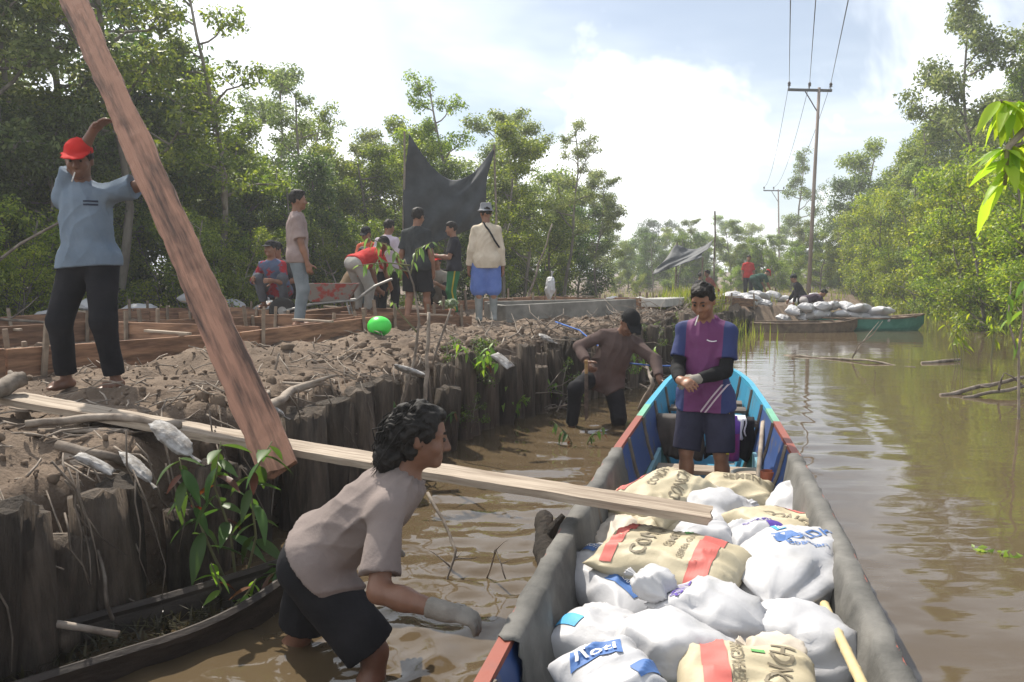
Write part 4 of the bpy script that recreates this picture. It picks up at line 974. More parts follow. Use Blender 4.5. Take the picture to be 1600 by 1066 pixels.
# ------------------------------------------------------------------ sacks
def pillow(L_, Wd, Hh, seed, lump=.024):
    nu, nv = 44, 32; v = []; ids = {}
    u = np.linspace(-1, 1, nu + 1); w = np.linspace(-1, 1, nv + 1); U, Vv = np.meshgrid(u, w, indexing='ij')
    U = np.sign(U) * np.abs(U) ** .85; Vv = np.sign(Vv) * np.abs(Vv) ** .85
    th = np.clip(1 - np.abs(U) ** 3.4, 0, 1) ** .5 * np.clip(1 - np.abs(Vv) ** 2.6, 0, 1) ** .52
    px = L_ / 2 * U * (.93 + .07 * Vv ** 2); py = Wd / 2 * Vv * (.91 + .09 * U ** 2)
    n1 = fbm(px * 5 + seed, py * 5, px * 0 + seed, 2) * lump * .8; n2 = (.45 - np.abs(vnoise(px * 7 + py * 9 + seed, py * 16 - px * 6, px * 0 + 2)) ** .7) * lump * 1.1
    edge = (.5 - np.abs(vnoise(px * 26 + seed, py * 26, px * 0 + 7))) * .010 * (np.abs(U) ** 6 + np.abs(Vv) ** 6) * (th > .05)
    zt = Hh * .56 * th + (n1 + n2) * np.minimum(1, th * 2.5) + edge; zb = -Hh * .44 * th + n1 * .5 * np.minimum(1, th * 2)
    m = (nu + 1) * (nv + 1); I = np.arange(m).reshape(nu + 1, nv + 1); J = I + m
    rim = np.ones_like(I, bool); rim[1:-1, 1:-1] = False; J = np.where(rim, I, J)
    Fv = np.stack([I[:-1, :-1], I[1:, :-1], I[1:, 1:], I[:-1, 1:]], -1).reshape(-1, 4); Fb = np.stack([J[:-1, :-1], J[:-1, 1:], J[1:, 1:], J[1:, :-1]], -1).reshape(-1, 4)
    P_ = np.concatenate([np.stack([px, py, zt], -1).reshape(-1, 3), np.stack([px, py, zb], -1).reshape(-1, 3)])
    Fa = np.concatenate([Fv, Fb]); used = np.unique(Fa); mp_ = np.full(len(P_), -1); mp_[used] = np.arange(len(used))
    return mesh('sack', P_[used], mp_[Fa])
def tied(L_, Wd, Hh, seed, lump=.03):
    """sack with a flat sewn bottom at -x and a gathered, tied neck at +x"""
    nt, n = 46, 40; V_, F_ = [], []; r = random.Random(seed)
    for i in range(nt + 1):
        t = i / nt; x = L_ * (t - .45)
        if t < .80:
            q = t / .80; prof = (max(0, math.sin(math.pi * min(1, (q * .96 + .04)))) ** .55)
            neckb = 1
        else: q = (t - .80) / .20; prof = .0
        body = (1 - (abs(2 * min(t, .8) / .8 - .92) / 1.08) ** 2.6) if t < .8 else 0
        rb = max(.0, body) ** .5
        neck = .10 + (.16 * max(0, (t - .86) / .14) ** .8 if t > .86 else 0)
        rr = max(rb, neck) if t > .4 else rb
        flat = min(1, t / .32)
        for j in range(n):
            a = 2 * math.pi * j / n; gather = max(0, (t - .5) / .35)
            rip = 1 + .16 * min(1, gather) * math.sin(9 * a + seed) + .08 * min(1, gather) * math.sin(17 * a + 2 * seed)
            y = Wd / 2 * math.cos(a) * (rr if t > .3 else max(rr, .55 + .45 * t / .3)) * rip; z = Hh / 2 * math.sin(a) * rr * (flat ** .6) * rip
            V_.append((x, y, z))
    for i in range(nt):
        for j in range(n): F_.append((i * n + j, i * n + (j + 1) % n, (i + 1) * n + (j + 1) % n, (i + 1) * n + j))
    F_.append(tuple(range(n))[::-1]); F_.append(tuple(range(nt * n, nt * n + n)))
    A = np.array(V_); nn = A / np.maximum(1e-6, np.linalg.norm(A / np.array([L_, Wd, Hh]), axis=1))[:, None] / np.array([L_, Wd, Hh]); nn /= np.linalg.norm(nn, axis=1)[:, None] + 1e-9
    amp = np.minimum(1, np.hypot(A[:, 1] / Wd, A[:, 2] / Hh) * 4)
    A = A + nn * ((fbm(A[:, 0] * 5 + seed, A[:, 1] * 5, A[:, 2] * 5, 2) * lump * .8 + (.45 - np.abs(vnoise(A[:, 0] * 7 + A[:, 1] * 5, A[:, 1] * 17 + seed - A[:, 0] * 5, A[:, 2] * 14)) ** .7) * lump * 1.2) * amp)[:, None]
    return mesh('sack', A, [tuple(int(k) for k in q) for q in F_])
def sackmat(n, c1, c2, dirt): 
    return mat(n, c1, c2, 4, .55, .4, 20, .007, lo=.25, hi=.6, spec=.3, detail=7)
M_cem = sackmat('cement_paper', (.34, .285, .185), (.49, .43, .30), 0); M_dirty = sackmat('dirty_sack', (.36, .29, .21), (.60, .54, .46), 0)
I_red, I_blue, I_purple, I_cyan, I_dark, I_green = [mat(n, c, None, rough=.6, bump=.3, bscale=30, bdist=.004) for n, c in (('ink_red', (.52, .13, .11)), ('ink_blue', (.07, .15, .36)), ('ink_purple', (.09, .05, .30)), ('ink_cyan', (.07, .35, .62)), ('ink_dark', (.19, .16, .11)), ('ink_green', (.12, .33, .10)))]
I_white = mat('ink_white', (.75, .75, .75), None, rough=.6, bump=0)
def project(bv, pts, lift):
    res = []
    for p in pts:
        h = bv.ray_cast(Vector((p[0], p[1], 1.0)), Vector((0, 0, -1)))
        res.append(h[0] + (h[1] * lift if h[1].z > 0 else Vector((0, 0, lift))) if h[0] is not None else None)
    return res
def bvh_of(o): return BVHTree.FromPolygons([v.co.copy() for v in o.data.vertices], [tuple(p.vertices) for p in o.data.polygons])
def patch(o, bv, c, size, rot, m_, name='printed_band', lift=.0032, n=(30, 40)):
    cs, sn = math.cos(rot), math.sin(rot); pts = []
    for i in range(n[0] + 1):
        for j in range(n[1] + 1):
            a, b = size[0] * (i / n[0] - .5), size[1] * (j / n[1] - .5); pts.append((c[0] + a * cs - b * sn, c[1] + a * sn + b * cs))
    q = project(bv, pts, lift); f = []
    for i in range(n[0]):
        for j in range(n[1]):
            k = (i * (n[1] + 1) + j, (i + 1) * (n[1] + 1) + j, (i + 1) * (n[1] + 1) + j + 1, i * (n[1] + 1) + j + 1)
            if all(q[x] is not None for x in k): f.append(k)
    if f: obj(name, mesh(name, [p if p is not None else Vector((0, 0, 0)) for p in q], f), m_, o)
_dg = None
def lettering(o, bv, text, c, size, rot, m_, lift=.0036, sx=1.0):
    cu = bpy.data.curves.new('text', 'FONT'); cu.body = text; cu.size = size; cu.align_x = 'CENTER'; cu.align_y = 'CENTER'; cu.resolution_u = 3; cu.offset = size * .012
    to = bpy.data.objects.new('text', cu); C.objects.link(to); bpy.context.view_layer.update()
    me = bpy.data.meshes.new_from_object(to.evaluated_get(bpy.context.evaluated_depsgraph_get()))
    bpy.data.objects.remove(to); bpy.data.curves.remove(cu)
    bm = bmesh.new(); bm.from_mesh(me); bpy.data.meshes.remove(me); bmesh.ops.triangulate(bm, faces=bm.faces)
    for _ in range(2):
        bmesh.ops.subdivide_edges(bm, edges=[e for e in bm.edges if e.calc_length() > .018], cuts=1, use_grid_fill=False); bmesh.ops.triangulate(bm, faces=bm.faces)
    cs, sn = math.cos(rot), math.sin(rot); bm.verts.ensure_lookup_table(); bad = []
    q = project(bv, [(c[0] + (v.co.x * sx) * cs - v.co.y * sn, c[1] + (v.co.x * sx) * sn + v.co.y * cs) for v in bm.verts], lift)
    for v, p in zip(list(bm.verts), q):
        if p is None: bad.append(v)
        else: v.co = p
    bmesh.ops.delete(bm, geom=bad, context='VERTS')
    me = bpy.data.meshes.new('lettering'); bm.to_mesh(me); bm.free()
    if len(me.polygons): obj('lettering', me, m_, o)
GS = 'sacks piled in the near boat'
def sack(kind, pa, pb, z, Wd, Hh, label, m_, seed, roll=0.0, pitch=0.0, grow=1.0):
    """pa, pb = photo pixels of the two ends of the long axis, seen at height z"""
    a, b = G(pa[0], pa[1], z), G(pb[0], pb[1], z); L_ = (b - a).length * grow; c = (a + b) / 2
    me = (pillow if kind == 'p' else tied)(L_, Wd, Hh, seed)
    o = obj('cement_sack' if m_ is M_cem else 'woven_sack', me, m_)
    o.location = c - Vector((0, 0, Hh * .25)); o.rotation_euler = (roll, pitch, math.atan2(b.y - a.y, b.x - a.x))
    tag(o, label, 'sack', GS); return o, bvh_of(o), L_
# lower layer first: mostly hidden fillers
fill = [((1000, 830), (1100, 850)), ((1100, 840), (1210, 850)), ((1010, 940), (1130, 950)), ((1120, 960), (1240, 960)), ((930, 930), (1020, 960)), ((1080, 1010), (1200, 1015)), ((1180, 870), (1260, 890)), ((1060, 780), (1150, 780)), ((970, 1040), (1080, 1050)), ((1150, 1060), (1270, 1064))]
for i, (a, b) in enumerate(fill):
    sack('p', a, b, .06, .36, .22, 'white sack in the lower layer of the pile in the near boat', M_white_sack, 50 + i, grow=1.15)
o, bv, L_ = sack('p', (946, 842), (1172, 886), .36, .43, .17, 'big yellow cement sack with two red bands on top of the pile', M_cem, 1.3, R(4), R(3))
patch(o, bv, (-L_ * .36, 0), (.055, .36), .0, I_red); patch(o, bv, (L_ * .23, -.01), (.085, .40), .06, I_red)
lettering(o, bv, 'CONCH', (-L_ * .17, .0), .10, R(90), I_dark, sx=.8); lettering(o, bv, 'SEMEN', (-L_ * .02, .02), .05, R(90), I_dark); lettering(o, bv, 'SERBA GUNA', (L_ * .09, .0), .035, R(90), I_dark); patch(o, bv, (.02, .10), (.035, .035), R(45), I_green, 'printed_mark', n=(4, 4))
o, bv, L_ = sack('p', (986, 785), (1080, 752), .33, .42, .21, 'plump yellow cement sack at the left front end of the pile', M_cem, 2.1, R(6), R(-4), 1.1)
lettering(o, bv, 'CONCH', (.03, -.08), .085, R(20), I_dark); lettering(o, bv, 'CONCH', (.02, .05), .07, R(15), I_dark); patch(o, bv, (-.06, .15), (.30, .05), .1, I_red)
o, bv, L_ = sack('p', (1095, 757), (1212, 765), .27, .34, .20, 'yellow cement sack lying crosswise at the far end of the pile', M_cem, 3.2, R(10), 0, 1.0)
lettering(o, bv, 'SEMEN', (.02, .03), .07, 0, I_dark)
o, bv, L_ = sack('p', (1163, 797), (1285, 838), .29, .40, .18, 'yellow cement sack against the right tarpaulin', M_cem, 4.4, R(-6), R(4), 1.0)
lettering(o, bv, 'CONCH', (.06, -.03), .085, R(5), I_dark); patch(o, bv, (-.05, .12), (.42, .045), -.05, I_red)
o, bv, L_ = sack('p', (1050, 1052), (1292, 1075), .34, .44, .18, 'yellow cement sack with one broad red band at the bottom edge of the photo', M_cem, 5.5, R(4), R(2))
patch(o, bv, (-L_ * .22, 0), (.075, .42), .05, I_red); lettering(o, bv, 'SERBAGUNA', (-L_ * .07, .03), .05, R(90), I_dark, sx=.8); lettering(o, bv, 'CONCH', (L_ * .2, .0), .10, R(80), I_dark, sx=.85); patch(o, bv, (.03, .1), (.04, .03), 0, I_green, 'printed_mark', n=(4, 4))
o, bv, L_ = sack('t', (1262, 815), (1196, 930), .33, .46, .30, 'white sack with blue prints and tied neck on the right of the pile', M_white_sack, 6.1, R(8), 0, 1.15)
lettering(o, bv, 'GILDA', (-.06, .09), .085, R(150), I_blue); patch(o, bv, (-.02, .0), (.11, .09), R(30), I_blue, 'printed_mark'); lettering(o, bv, 'Bogasari', (.06, .10), .05, R(120), I_blue); patch(o, bv, (-.17, -.06), (.07, .05), R(40), I_cyan, 'printed_mark'); lettering(o, bv, 'Roti', (-.17, -.06), .04, R(40), I_white, .006)
o, bv, L_ = sack('t', (1300, 965), (1195, 1010), .28, .42, .32, 'round plain white sack beside the bamboo pole', M_white_sack, 7.7, 0, 0, 1.2)
o, bv, L_ = sack('t', (1030, 915), (1222, 968), .34, .34, .23, 'white sack with purple lettering and gathered neck in the middle of the pile', M_white_sack, 8.3, R(-5), R(4), 1.1)
lettering(o, bv, 'TULIP', (-.13, -.05), .065, R(-75), I_purple)
o, bv, L_ = sack('p', (893, 868), (1030, 948), .24, .34, .22, 'white flour sack with blue checked panel against the left tarpaulin', M_white_sack, 9.2, R(6), R(5), 1.05)
patch(o, bv, (L_ * .20, 0), (.18, .12), .1, I_blue, 'printed_panel'); lettering(o, bv, 'INTERFLOUR', (L_ * .20, 0), .034, .1, I_white, .009); patch(o, bv, (-L_ * .30, .04), (.08, .06), .1, I_blue, 'printed_panel'); lettering(o, bv, 'ROTI', (-L_ * .30, .04), .034, .1, I_white, .007)
o, bv, L_ = sack('t', (1125, 975), (968, 1025), .33, .40, .30, 'large bulging white sack with red tie near the bottom of the photo', M_white_sack, 10.4, 0, R(4), 1.15)
MB().tube([(L_ * .36, .05 * math.cos(a), .04 * math.sin(a)) for a in np.linspace(0, 6.28, 12)], .008, 5).build('red_tie', I_red, o)
o, bv, L_ = sack('p', (880, 965), (1000, 1000), .24, .36, .22, 'white sack with cyan band against the left tarpaulin', M_white_sack, 11.9, R(4), R(6), 1.1)
patch(o, bv, (-.12, -.06), (.15, .05), -.2, I_cyan)
o, bv, L_ = sack('p', (905, 1062), (1010, 1045), .36, .36, .20, 'white sack with small blue label at the bottom left of the pile', M_white_sack, 12.5, R(8), R(-8), 1.3)
patch(o, bv, (-.02, .06), (.15, .085), -.35, I_blue, 'printed_panel'); lettering(o, bv, 'Roti', (-.02, .06), .075, -.35, I_white, .009); patch(o, bv, (.08, -.07), (.09, .05), .2, I_blue, 'printed_panel')
o, bv, L_ = sack('t', (1080, 800), (1165, 775), .30, .36, .24, 'smooth white sack lying behind the end of the walking plank', M_white_sack, 13.1, 0, 0, 1.2)
o, bv, L_ = sack('t', (1075, 765), (1165, 790), .26, .34, .22, 'crumpled white sack between the two far cement sacks', M_white_sack, 14.6, 0, 0, 1.1)
o, bv, L_ = sack('p', (1130, 838), (1215, 830), .27, .32, .20, 'white sack with purple print tucked behind the big cement sack', M_white_sack, 15.2, R(-8), 0, 1.15)
lettering(o, bv, 'SERBA', (.03, -.04), .06, 0, I_purple); patch(o, bv, (.08, -.10), (.08, .05), 0, I_purple, 'printed_panel')
o, bv, L_ = sack('p', (1060, 832), (1140, 836), .27, .30, .18, 'plain white sack under the big cement sack', M_white_sack, 16.2, 0, 0, 1.2)
o, bv, L_ = sack('p', (935, 860), (990, 815), .20, .28, .20, 'mud-stained sack at the left front edge of the pile', M_dirty, 17.3, 0, 0, 1.2)
o, bv, L_ = sack('t', (945, 800), (992, 775), .26, .26, .18, 'small dirty knotted sack by the left tarpaulin under the plank', M_dirty, 18.3, 0, 0, 1.25)
o, bv, L_ = sack('p', (985, 815), (1060, 800), .24, .36, .18, 'dull cement sack half hidden under the walking plank', M_cem, 19.9, 0, 0, 1.15)
o, bv, L_ = sack('t', (1040, 905), (995, 893), .40, .17, .10, 'small crumpled white bag resting on the corner of the big cement sack', M_white_sack, 20.5, 0, R(-10), 1.5)
o, bv, L_ = sack('t', (1215, 790), (1245, 765), .29, .18, .14, 'small knotted white bag at the far right of the pile', M_white_sack, 21.5, 0, R(-20), 1.3)
o, bv, L_ = sack('t', (1250, 1030), (1160, 1000), .33, .22, .12, 'loose gathered neck of a dirty white sack in front of the round sack', M_dirty, 22.5, 0, R(-8), 1.1)

# ------------------------------------------------------------------ planks
def beam(name, a, b, w, h, m_, parent=None, facing=None, label=None, cat=None, group=None, bow=0.0, smooth=False):
    """board from a to b; w = width across, h = thickness along `facing`"""
    a, b = Vector(a), Vector(b); dr = (b - a).normalized(); fz = Vector(facing or (0, 0, 1)); fz = (fz - dr * fz.dot(dr)).normalized(); y = fz.cross(dr)
    Rm = Matrix((dr, y, fz)).transposed()
    o = obj(name, MB().box((0, 0, 0), ((b - a).length, w, h)).me(name), m_, parent)
    o.matrix_local = Matrix.Translation((a + b) / 2) @ Rm.to_4x4()
    if label: tag(o, label, cat, group)
    return o
def rough_board(name, a, b, w, h, m_, facing, label, seed, jit=.005, sag=0.0):
    """sawn board with uneven edges"""
    a, b = Vector(a), Vector(b); L_ = (b - a).length; dr = (b - a).normalized(); fz = Vector(facing); fz = (fz - dr * fz.dot(dr)).normalized(); y = fz.cross(dr); r = random.Random(seed)
    K = int(L_ / .06); v, f = [], []; prof = [(-1, -1), (-.5, -1.02), (0, -1), (.5, -1.02), (1, -1), (1, 1), (.5, 1.02), (0, 1), (-.5, 1.02), (-1, 1)]; n = len(prof)
    drift = [0, 0]
    for i in range(K + 1):
        drift = [d * .8 + r.uniform(-jit, jit) for d in drift]
        for q, (py, pz) in enumerate(prof):
            e = 0 if abs(py) < 1 else (drift[0] if py < 0 else drift[1])
            v.append((L_ * (i / K - .5) + (r.uniform(-.012, .012) if i in (0, K) else 0), py * w / 2 + e + r.uniform(-.0012, .0012), pz * h / 2 + r.uniform(-.0012, .0012) - sag * math.sin(math.pi * i / K)))
    for i in range(K):
        for j in range(n): f.append((i * n + j, i * n + (j + 1) % n, (i + 1) * n + (j + 1) % n, (i + 1) * n + j))
    f.append(tuple(range(n))[::-1]); f.append(tuple(range(K * n, K * n + n)))
    o = obj(name, mesh(name, v, f, False), m_); o.matrix_local = Matrix.Translation((a + b) / 2) @ Matrix((dr, y, fz)).transposed().to_4x4(); tag(o, label, 'plank'); return o
plA, plB = G(12, 621, .82), G(1112, 806, .47)
rough_board('walking_plank', plA, plB, .185, .034, M_plankw, (0, 0, 1), 'long weathered plank laid from the bank onto the sacks in the boat', 3, .003, .012)
M_red = mat('rough_red_timber', (.055, .034, .028), (.30, .16, .11), 3.2, .88, .9, 16, .006, stretch=(.55, 6, 6), lo=.36, hi=.58, detail=12)
bA, bB_ = W(438, 735, 3.8), W(203, 200, 5.24); dr = (bB_ - bA).normalized()
rough_board('heavy_timber_plank', bA, bA + dr * 4.6, .172, .055, M_red, (-bA.normalized().x, -1, .0), 'heavy reddish timber plank held slanting by the man in the red cap', 5, .006)
# ------------------------------------------------------------------ formwork on the bank
U2, N2 = Vector((.447, .894, 0)), Vector((-.894, .447, 0)); FO = Vector((-3.57, 5.76, 0))
def fp(t, n, dz=0.0):
    p = FO + U2 * t + N2 * n; return Vector((p.x, p.y, gz(p.x, p.y) + dz))
M_post = mat('stake_wood', (.15, .115, .085), (.30, .24, .18), 6, .85, .4, 30, .004, rand=.25)
def trench(label, a, b, width, lateral, hgt=.21, step=2.3, braces=True, m_=None):
    """two rows of boards on edge from (t,n) a to b, `lateral` = (dt,dn) of the far row"""
    A, B = fp(*a), fp(*b); t = thing('formwork_box', label, 'formwork', (A + B) / 2); o0 = t.location.copy()
    L_ = (B - A).length; n = max(1, int(round(L_ / step))); off = (U2 * lateral[0] + N2 * lateral[1]).normalized() * width
    for row, of in enumerate((Vector((0, 0, 0)), off)):
        for i in range(n):
            p, q = A.lerp(B, i / n) + of, A.lerp(B, (i + .992) / n) + of; p.z = gz(p.x, p.y) + hgt * .42 + rnd.uniform(-.012, .012); q.z = gz(q.x, q.y) + hgt * .42 + rnd.uniform(-.012, .012)
            fz = Vector((p.y - q.y, q.x - p.x, 0)).normalized() + Vector((0, 0, rnd.uniform(-.04, .04)))
            beam('side_board', p - o0, q - o0, hgt, .028, m_ or M_form, t, facing=fz)
            for k in (.12, .85) if L_ > 1.5 else (.5,):
                s_ = p.lerp(q, k) + (off.normalized() * (.04 if row else -.04)); hh = rnd.uniform(.30, .46)
                MB().box((0, 0, 0), (.035, .035, hh)).build('stake', M_post, t, loc=(s_.x - o0.x, s_.y - o0.y, gz(s_.x, s_.y) - .06 + hh / 2 - o0.z), rot=(rnd.uniform(-.08, .08), rnd.uniform(-.08, .08), rnd.uniform(0, 1)))
    if braces:
        for i in range(max(1, n)):
            k = (i + rnd.uniform(.25, .75)) / n; p = A.lerp(B, k); q = p + off; p = p - off * .25; q = q + off * .25; z = max(gz(p.x, p.y), gz(q.x, q.y)) + hgt * .95
            beam('brace', Vector((p.x, p.y, z)) - o0, Vector((q.x, q.y, z + .01)) - o0, .05, .022, M_plankw, t)
trench('long formwork trench of red-brown boards along the front of the bank', (-2.2, 0), (6.7, 0), .36, (0, 1))
trench('second long formwork trench behind the front one', (-2.2, 2.3), (7.6, 2.3), .36, (0, 1))
trench('rear formwork trench beside the row of sandbags', (-2.2, 4.7), (7.6, 4.7), .36, (0, 1))
for t_, lb in ((.2, 'cross formwork boards left of the man in the red cap'), (2.6, 'cross formwork boards just right of the heavy timber plank'), (4.9, 'cross formwork boards at the feet of the man in jeans'), (6.6, 'cross formwork boards in front of the wheelbarrow')):
    trench(lb, (t_, .42), (t_, 2.25), .34, (1, 0), braces=False); 
for t_, lb in ((1.4, 'short rear cross formwork boards behind the man in the red cap'), (5.6, 'short rear cross formwork boards behind the squatting worker in red')):
    trench(lb, (t_, 2.75), (t_, 4.6), .34, (1, 0), braces=False)
# further trenches towards the second shade net
trench('distant formwork boards running towards the second shade net', (9.5, 2.0), (22, .2), .5, (0, 1), step=3)
trench('distant second row of formwork boards nearer the canal', (12.5, -.6), (20, -1.6), .5, (0, 1), step=3)
# concrete trough and slab
def cbeam(name, label, a, b, w, h, m_, cat):
    a, b = Vector(a), Vector(b); t = beam(name, a, b, w, h, m_, None, label=label, cat=cat); return t
g = lambda x, y, dz=0.0: Vector((x, y, gz(x, y) + dz))
tr = thing('concrete_trough', 'grey concrete foundation beam right of the man in the bucket hat', 'concrete beam', g(.95, 13.3))
o0 = tr.location
for a, b in (((-.12, 12.55), (2.06, 13.9)), ((-.42, 13.05), (1.76, 14.4))):
    beam('beam', g(*a, .12) - o0, g(*b, .12) - o0, .10, .30, M_conc, tr)
for a, b in (((-.08, 12.66), (-.36, 13.0)), ((2.0, 14.0), (1.76, 14.3)), ((.9, 13.25), (.66, 13.6))):
    beam('end_wall', g(*a, .10) - o0, g(*b, .10) - o0, .10, .27, M_conc, tr)
cbeam('concrete_slab', 'pale concrete strip leading away towards the second shade net', g(2.6, 15.2, .16), g(5.0, 21.5, .20), .45, .16, mat('pale_concrete', (.34, .33, .30), (.45, .44, .41), 4, .9, .3, 50, .004), 'concrete slab')

# ------------------------------------------------------------------ wheelbarrow
wbp = g((520 - 800) / FPX * 12.1, 12.1); wb = thing('wheelbarrow', 'worn grey and red wheelbarrow among the squatting workers', 'wheelbarrow', wbp, R(6)); wb.scale = (1.0,) * 3
mwb = mat('worn_red_tray', (.33, .06, .05), (.24, .22, .20), 6, .6, .3, 20, .004, lo=.42, hi=.5)
v = []; 
for (hx, hy, z) in ((.26, .20, .34), (.42, .32, .60)):
    for sx, sy in ((-1, -1), (1, -1), (1, 1), (-1, 1)): v.append((sx * hx - .04, sy * hy, z))
for (hx, hy, z) in ((.245, .185, .355), (.405, .305, .60)):
    for sx, sy in ((-1, -1), (1, -1), (1, 1), (-1, 1)): v.append((sx * hx - .04, sy * hy, z))
f = [(3, 2, 1, 0)] + [(i, (i + 1) % 4, (i + 1) % 4 + 4, i + 4) for i in range(4)] + [(8, 9, 10, 11)] + [(i + 12, (i + 1) % 4 + 12, (i + 1) % 4 + 8, i + 8) for i in range(4)] + [(i + 4, (i + 1) % 4 + 4, (i + 1) % 4 + 12, i + 12) for i in range(4)]
obj('tray', mesh('tray', v, f, False), mwb, wb)
mst = mat('grey_steel', (.22, .22, .21), (.34, .33, .31), 8, .5, .2, metal=.4)
for sy in (-1, 1):
    MB().tube([(-.70, sy * .05, .20), (-.25, sy * .16, .31), (.35, sy * .24, .36), (.62, sy * .27, .56), (.86, sy * .28, .66)], .018, 7).build('handle', mst, wb)
    MB().tube([(.22, sy * .20, .33), (.30, sy * .22, .0), (.16, sy * .22, .0)], .015, 6).build('leg', mst, wb)
w_ = obj('wheel', MB().lathe([(.13, -.035), (.185, -.03), (.20, 0), (.185, .03), (.13, .035)], 22, (0, 0, 0), Matrix.Rotation(R(90), 3, 'X')).me('wheel', True), mat('tyre_rubber', (.018, .018, .018)), wb, (-.72, 0, .20))
obj('rim', MB().lathe([(.02, -.04), (.128, -.028), (.128, .028), (.02, .04)], 18, (0, 0, 0), Matrix.Rotation(R(90), 3, 'X')).me('rim'), mst, w_)

# ------------------------------------------------------------------ shade nets
M_net = mat('black_shade_net', (.022, .026, .03), (.05, .056, .062), 2.5, .8, .3, 60, .004)
def net(name, label, corners, nu=34, nv=26, sag=.0, belly=.25, m_=M_net, seed=1.0):
    """corners TL, TR, BR, BL; the top edge sags between its corners"""
    tl, tr_, br, bl = [Vector(c) for c in corners]; v, f = [], []
    for i in range(nu + 1):
        u = i / nu
        for j in range(nv + 1):
            w = j / nv; p = tl.lerp(tr_, u).lerp(bl.lerp(br, u), w)
            cat = 4 * u * (1 - u); p.z -= sag * cat ** 1.15 * (1 - w) ** 1.3
            wv_ = .06 * math.sin(u * 22 + 5 * w + seed) * (.4 + .6 * math.sin(u * 3 + w * 4)) + .05 * math.sin((u + w) * 13) + .04 * float(vnoise(np.array([u * 5 + seed]), np.array([w * 3]), np.array([seed]))[0]) * 2
            p.y -= belly * math.sin(math.pi * w) * .6 * cat + wv_ * (.4 + w); p.x += .03 * math.sin(w * 9 + seed)
            v.append(p)
    for i in range(nu):
        for j in range(nv): f.append((i * (nv + 1) + j, i * (nv + 1) + j + 1, (i + 1) * (nv + 1) + j + 1, (i + 1) * (nv + 1) + j))
    c = Vector((tl.x, tl.y, 0)); t = thing(name, label, 'shade net', g(tl.x, tl.y))
    o = obj('net_cloth', mesh('net', [p - t.location for p in v], f), m_, t); s = o.modifiers.new('thickness', 'SOLIDIFY'); s.thickness = .006
    return t
dN = 17.2
t1 = net('shade_net', 'large black shade net hung upright behind the workers', (W(637, 209, dN), W(771, 229, dN + .9), W(752, 352, dN + .4), W(626, 402, dN - .2)), sag=.82, nu=44, nv=34)
for px, top, nm in ((632, 205, -.03), (772, 226, .9)):
    p = W(px, top, dN + nm); b = g(p.x + (.0 if px < 700 else .05), p.y)
    MB().tube([x - t1.location for x in wob(b - Vector((0, 0, .2)), p, 6, .012)], [.03, .028, .026, .024, .022, .02], 7).build('pole', M_stick, t1)
dF = 28.0
t2 = net('shade_net', 'small slumping dark shade net at the far sack landing', (W(1058, 381, dF), W(1116, 374, dF + .5), W(1096, 402, dF - .9), W(1018, 430, dF - 1.2)), 20, 16, .25, .1, m_=mat('grey_shade_net', (.06, .065, .07), (.12, .125, .13), 3, .7, .3), seed=4)
for px, py, dd in ((1058, 379, dF), (1117, 330, dF + .5), (1098, 402, dF - .9)):
    p = W(px, py, dd); MB().tube([x - t2.location for x in wob(g(p.x, p.y, -.2), p, 5, .012)], .028, 6).build('pole', M_stick, t2)

# ------------------------------------------------------------------ utility poles and wires
M_pole = mat('pole_wood', (.19, .15, .125), (.30, .25, .215), 3, .85, .3, 20, .006, stretch=(3, 3, .4)); M_met = mat('dark_metal', (.06, .06, .06), None, rough=.5, bump=0); M_ins = mat('insulator', (.05, .04, .04), None, rough=.3, bump=0)
def upole(label, base, top, arm, s=1.0):
    t = thing('utility_pole', label, 'utility pole', base); b, tp = Vector(base), Vector(top); L0 = b
    MB().tube([b - L0 - Vector((0, 0, .6)), b.lerp(tp, .5) - L0, tp - L0], [.095 * s, .08 * s, .065 * s], 14).build('pole', M_pole, t, True)
    ax = Vector((1, .10, .0)).normalized(); c = tp - L0 - Vector((0, 0, .12)); off = ax * (-.42 * arm)
    beam('crossarm', c + off - ax * arm, c + off + ax * arm, .10 * s, .11 * s, M_met, t)
    MB().tube([c + off - ax * arm * .25, c + off * .0 + Vector((0, 0, -1.0 * arm))], .025, 6).build('brace', M_met, t)
    res = []
    for k in (-.95, -.02, .95):
        q = c + off + ax * arm * k + Vector((0, 0, .05))
        MB().lathe([(.02, 0), (.02, .1), (.07, .12), (.05, .18), (.075, .2), (.05, .27), (.03, .30)], 12, q).build('insulator', M_ins, t, True); res.append(q + L0 + Vector((0, 0, .28)))
    return res
dP = 37.0
pb = W(1264, 425, dP); pt = W(1280, 137, dP); i1 = upole('tall utility pole with crossarm and three insulators at the bend of the canal', (pb.x, dP, gz(pb.x, dP)), pt, 1.0)
pb2 = W(1219, 420, 74); pt2 = W(1216, 296, 74); i2 = upole('thin far utility pole left of the tall utility pole', (pb2.x, 74, gz(pb2.x, 74)), pt2, .95, .9)
near_ends = [W(1236, -60, 12), W(1279, -60, 12), W(1338, -60, 12)]
for k, nm in enumerate(('left', 'middle', 'right')):
    a, b, e = i1[k], i2[k], near_ends[k]
    dirn = (e - a); far_ = a + dirn * 1.7
    pts = [far_.lerp(a, i / 14) - Vector((0, 0, .9 * 4 * (i / 14) * (1 - i / 14))) * .0 for i in range(15)] + [a.lerp(b, i / 14) - Vector((0, 0, 1.1 * 4 * (i / 14) * (1 - i / 14))) for i in range(1, 15)]
    tag(MB().tube(pts, .013, 4).build('power_line', M_met), '%s of the three overhead wires strung over the utility pole' % nm, 'power line', 'overhead wires')

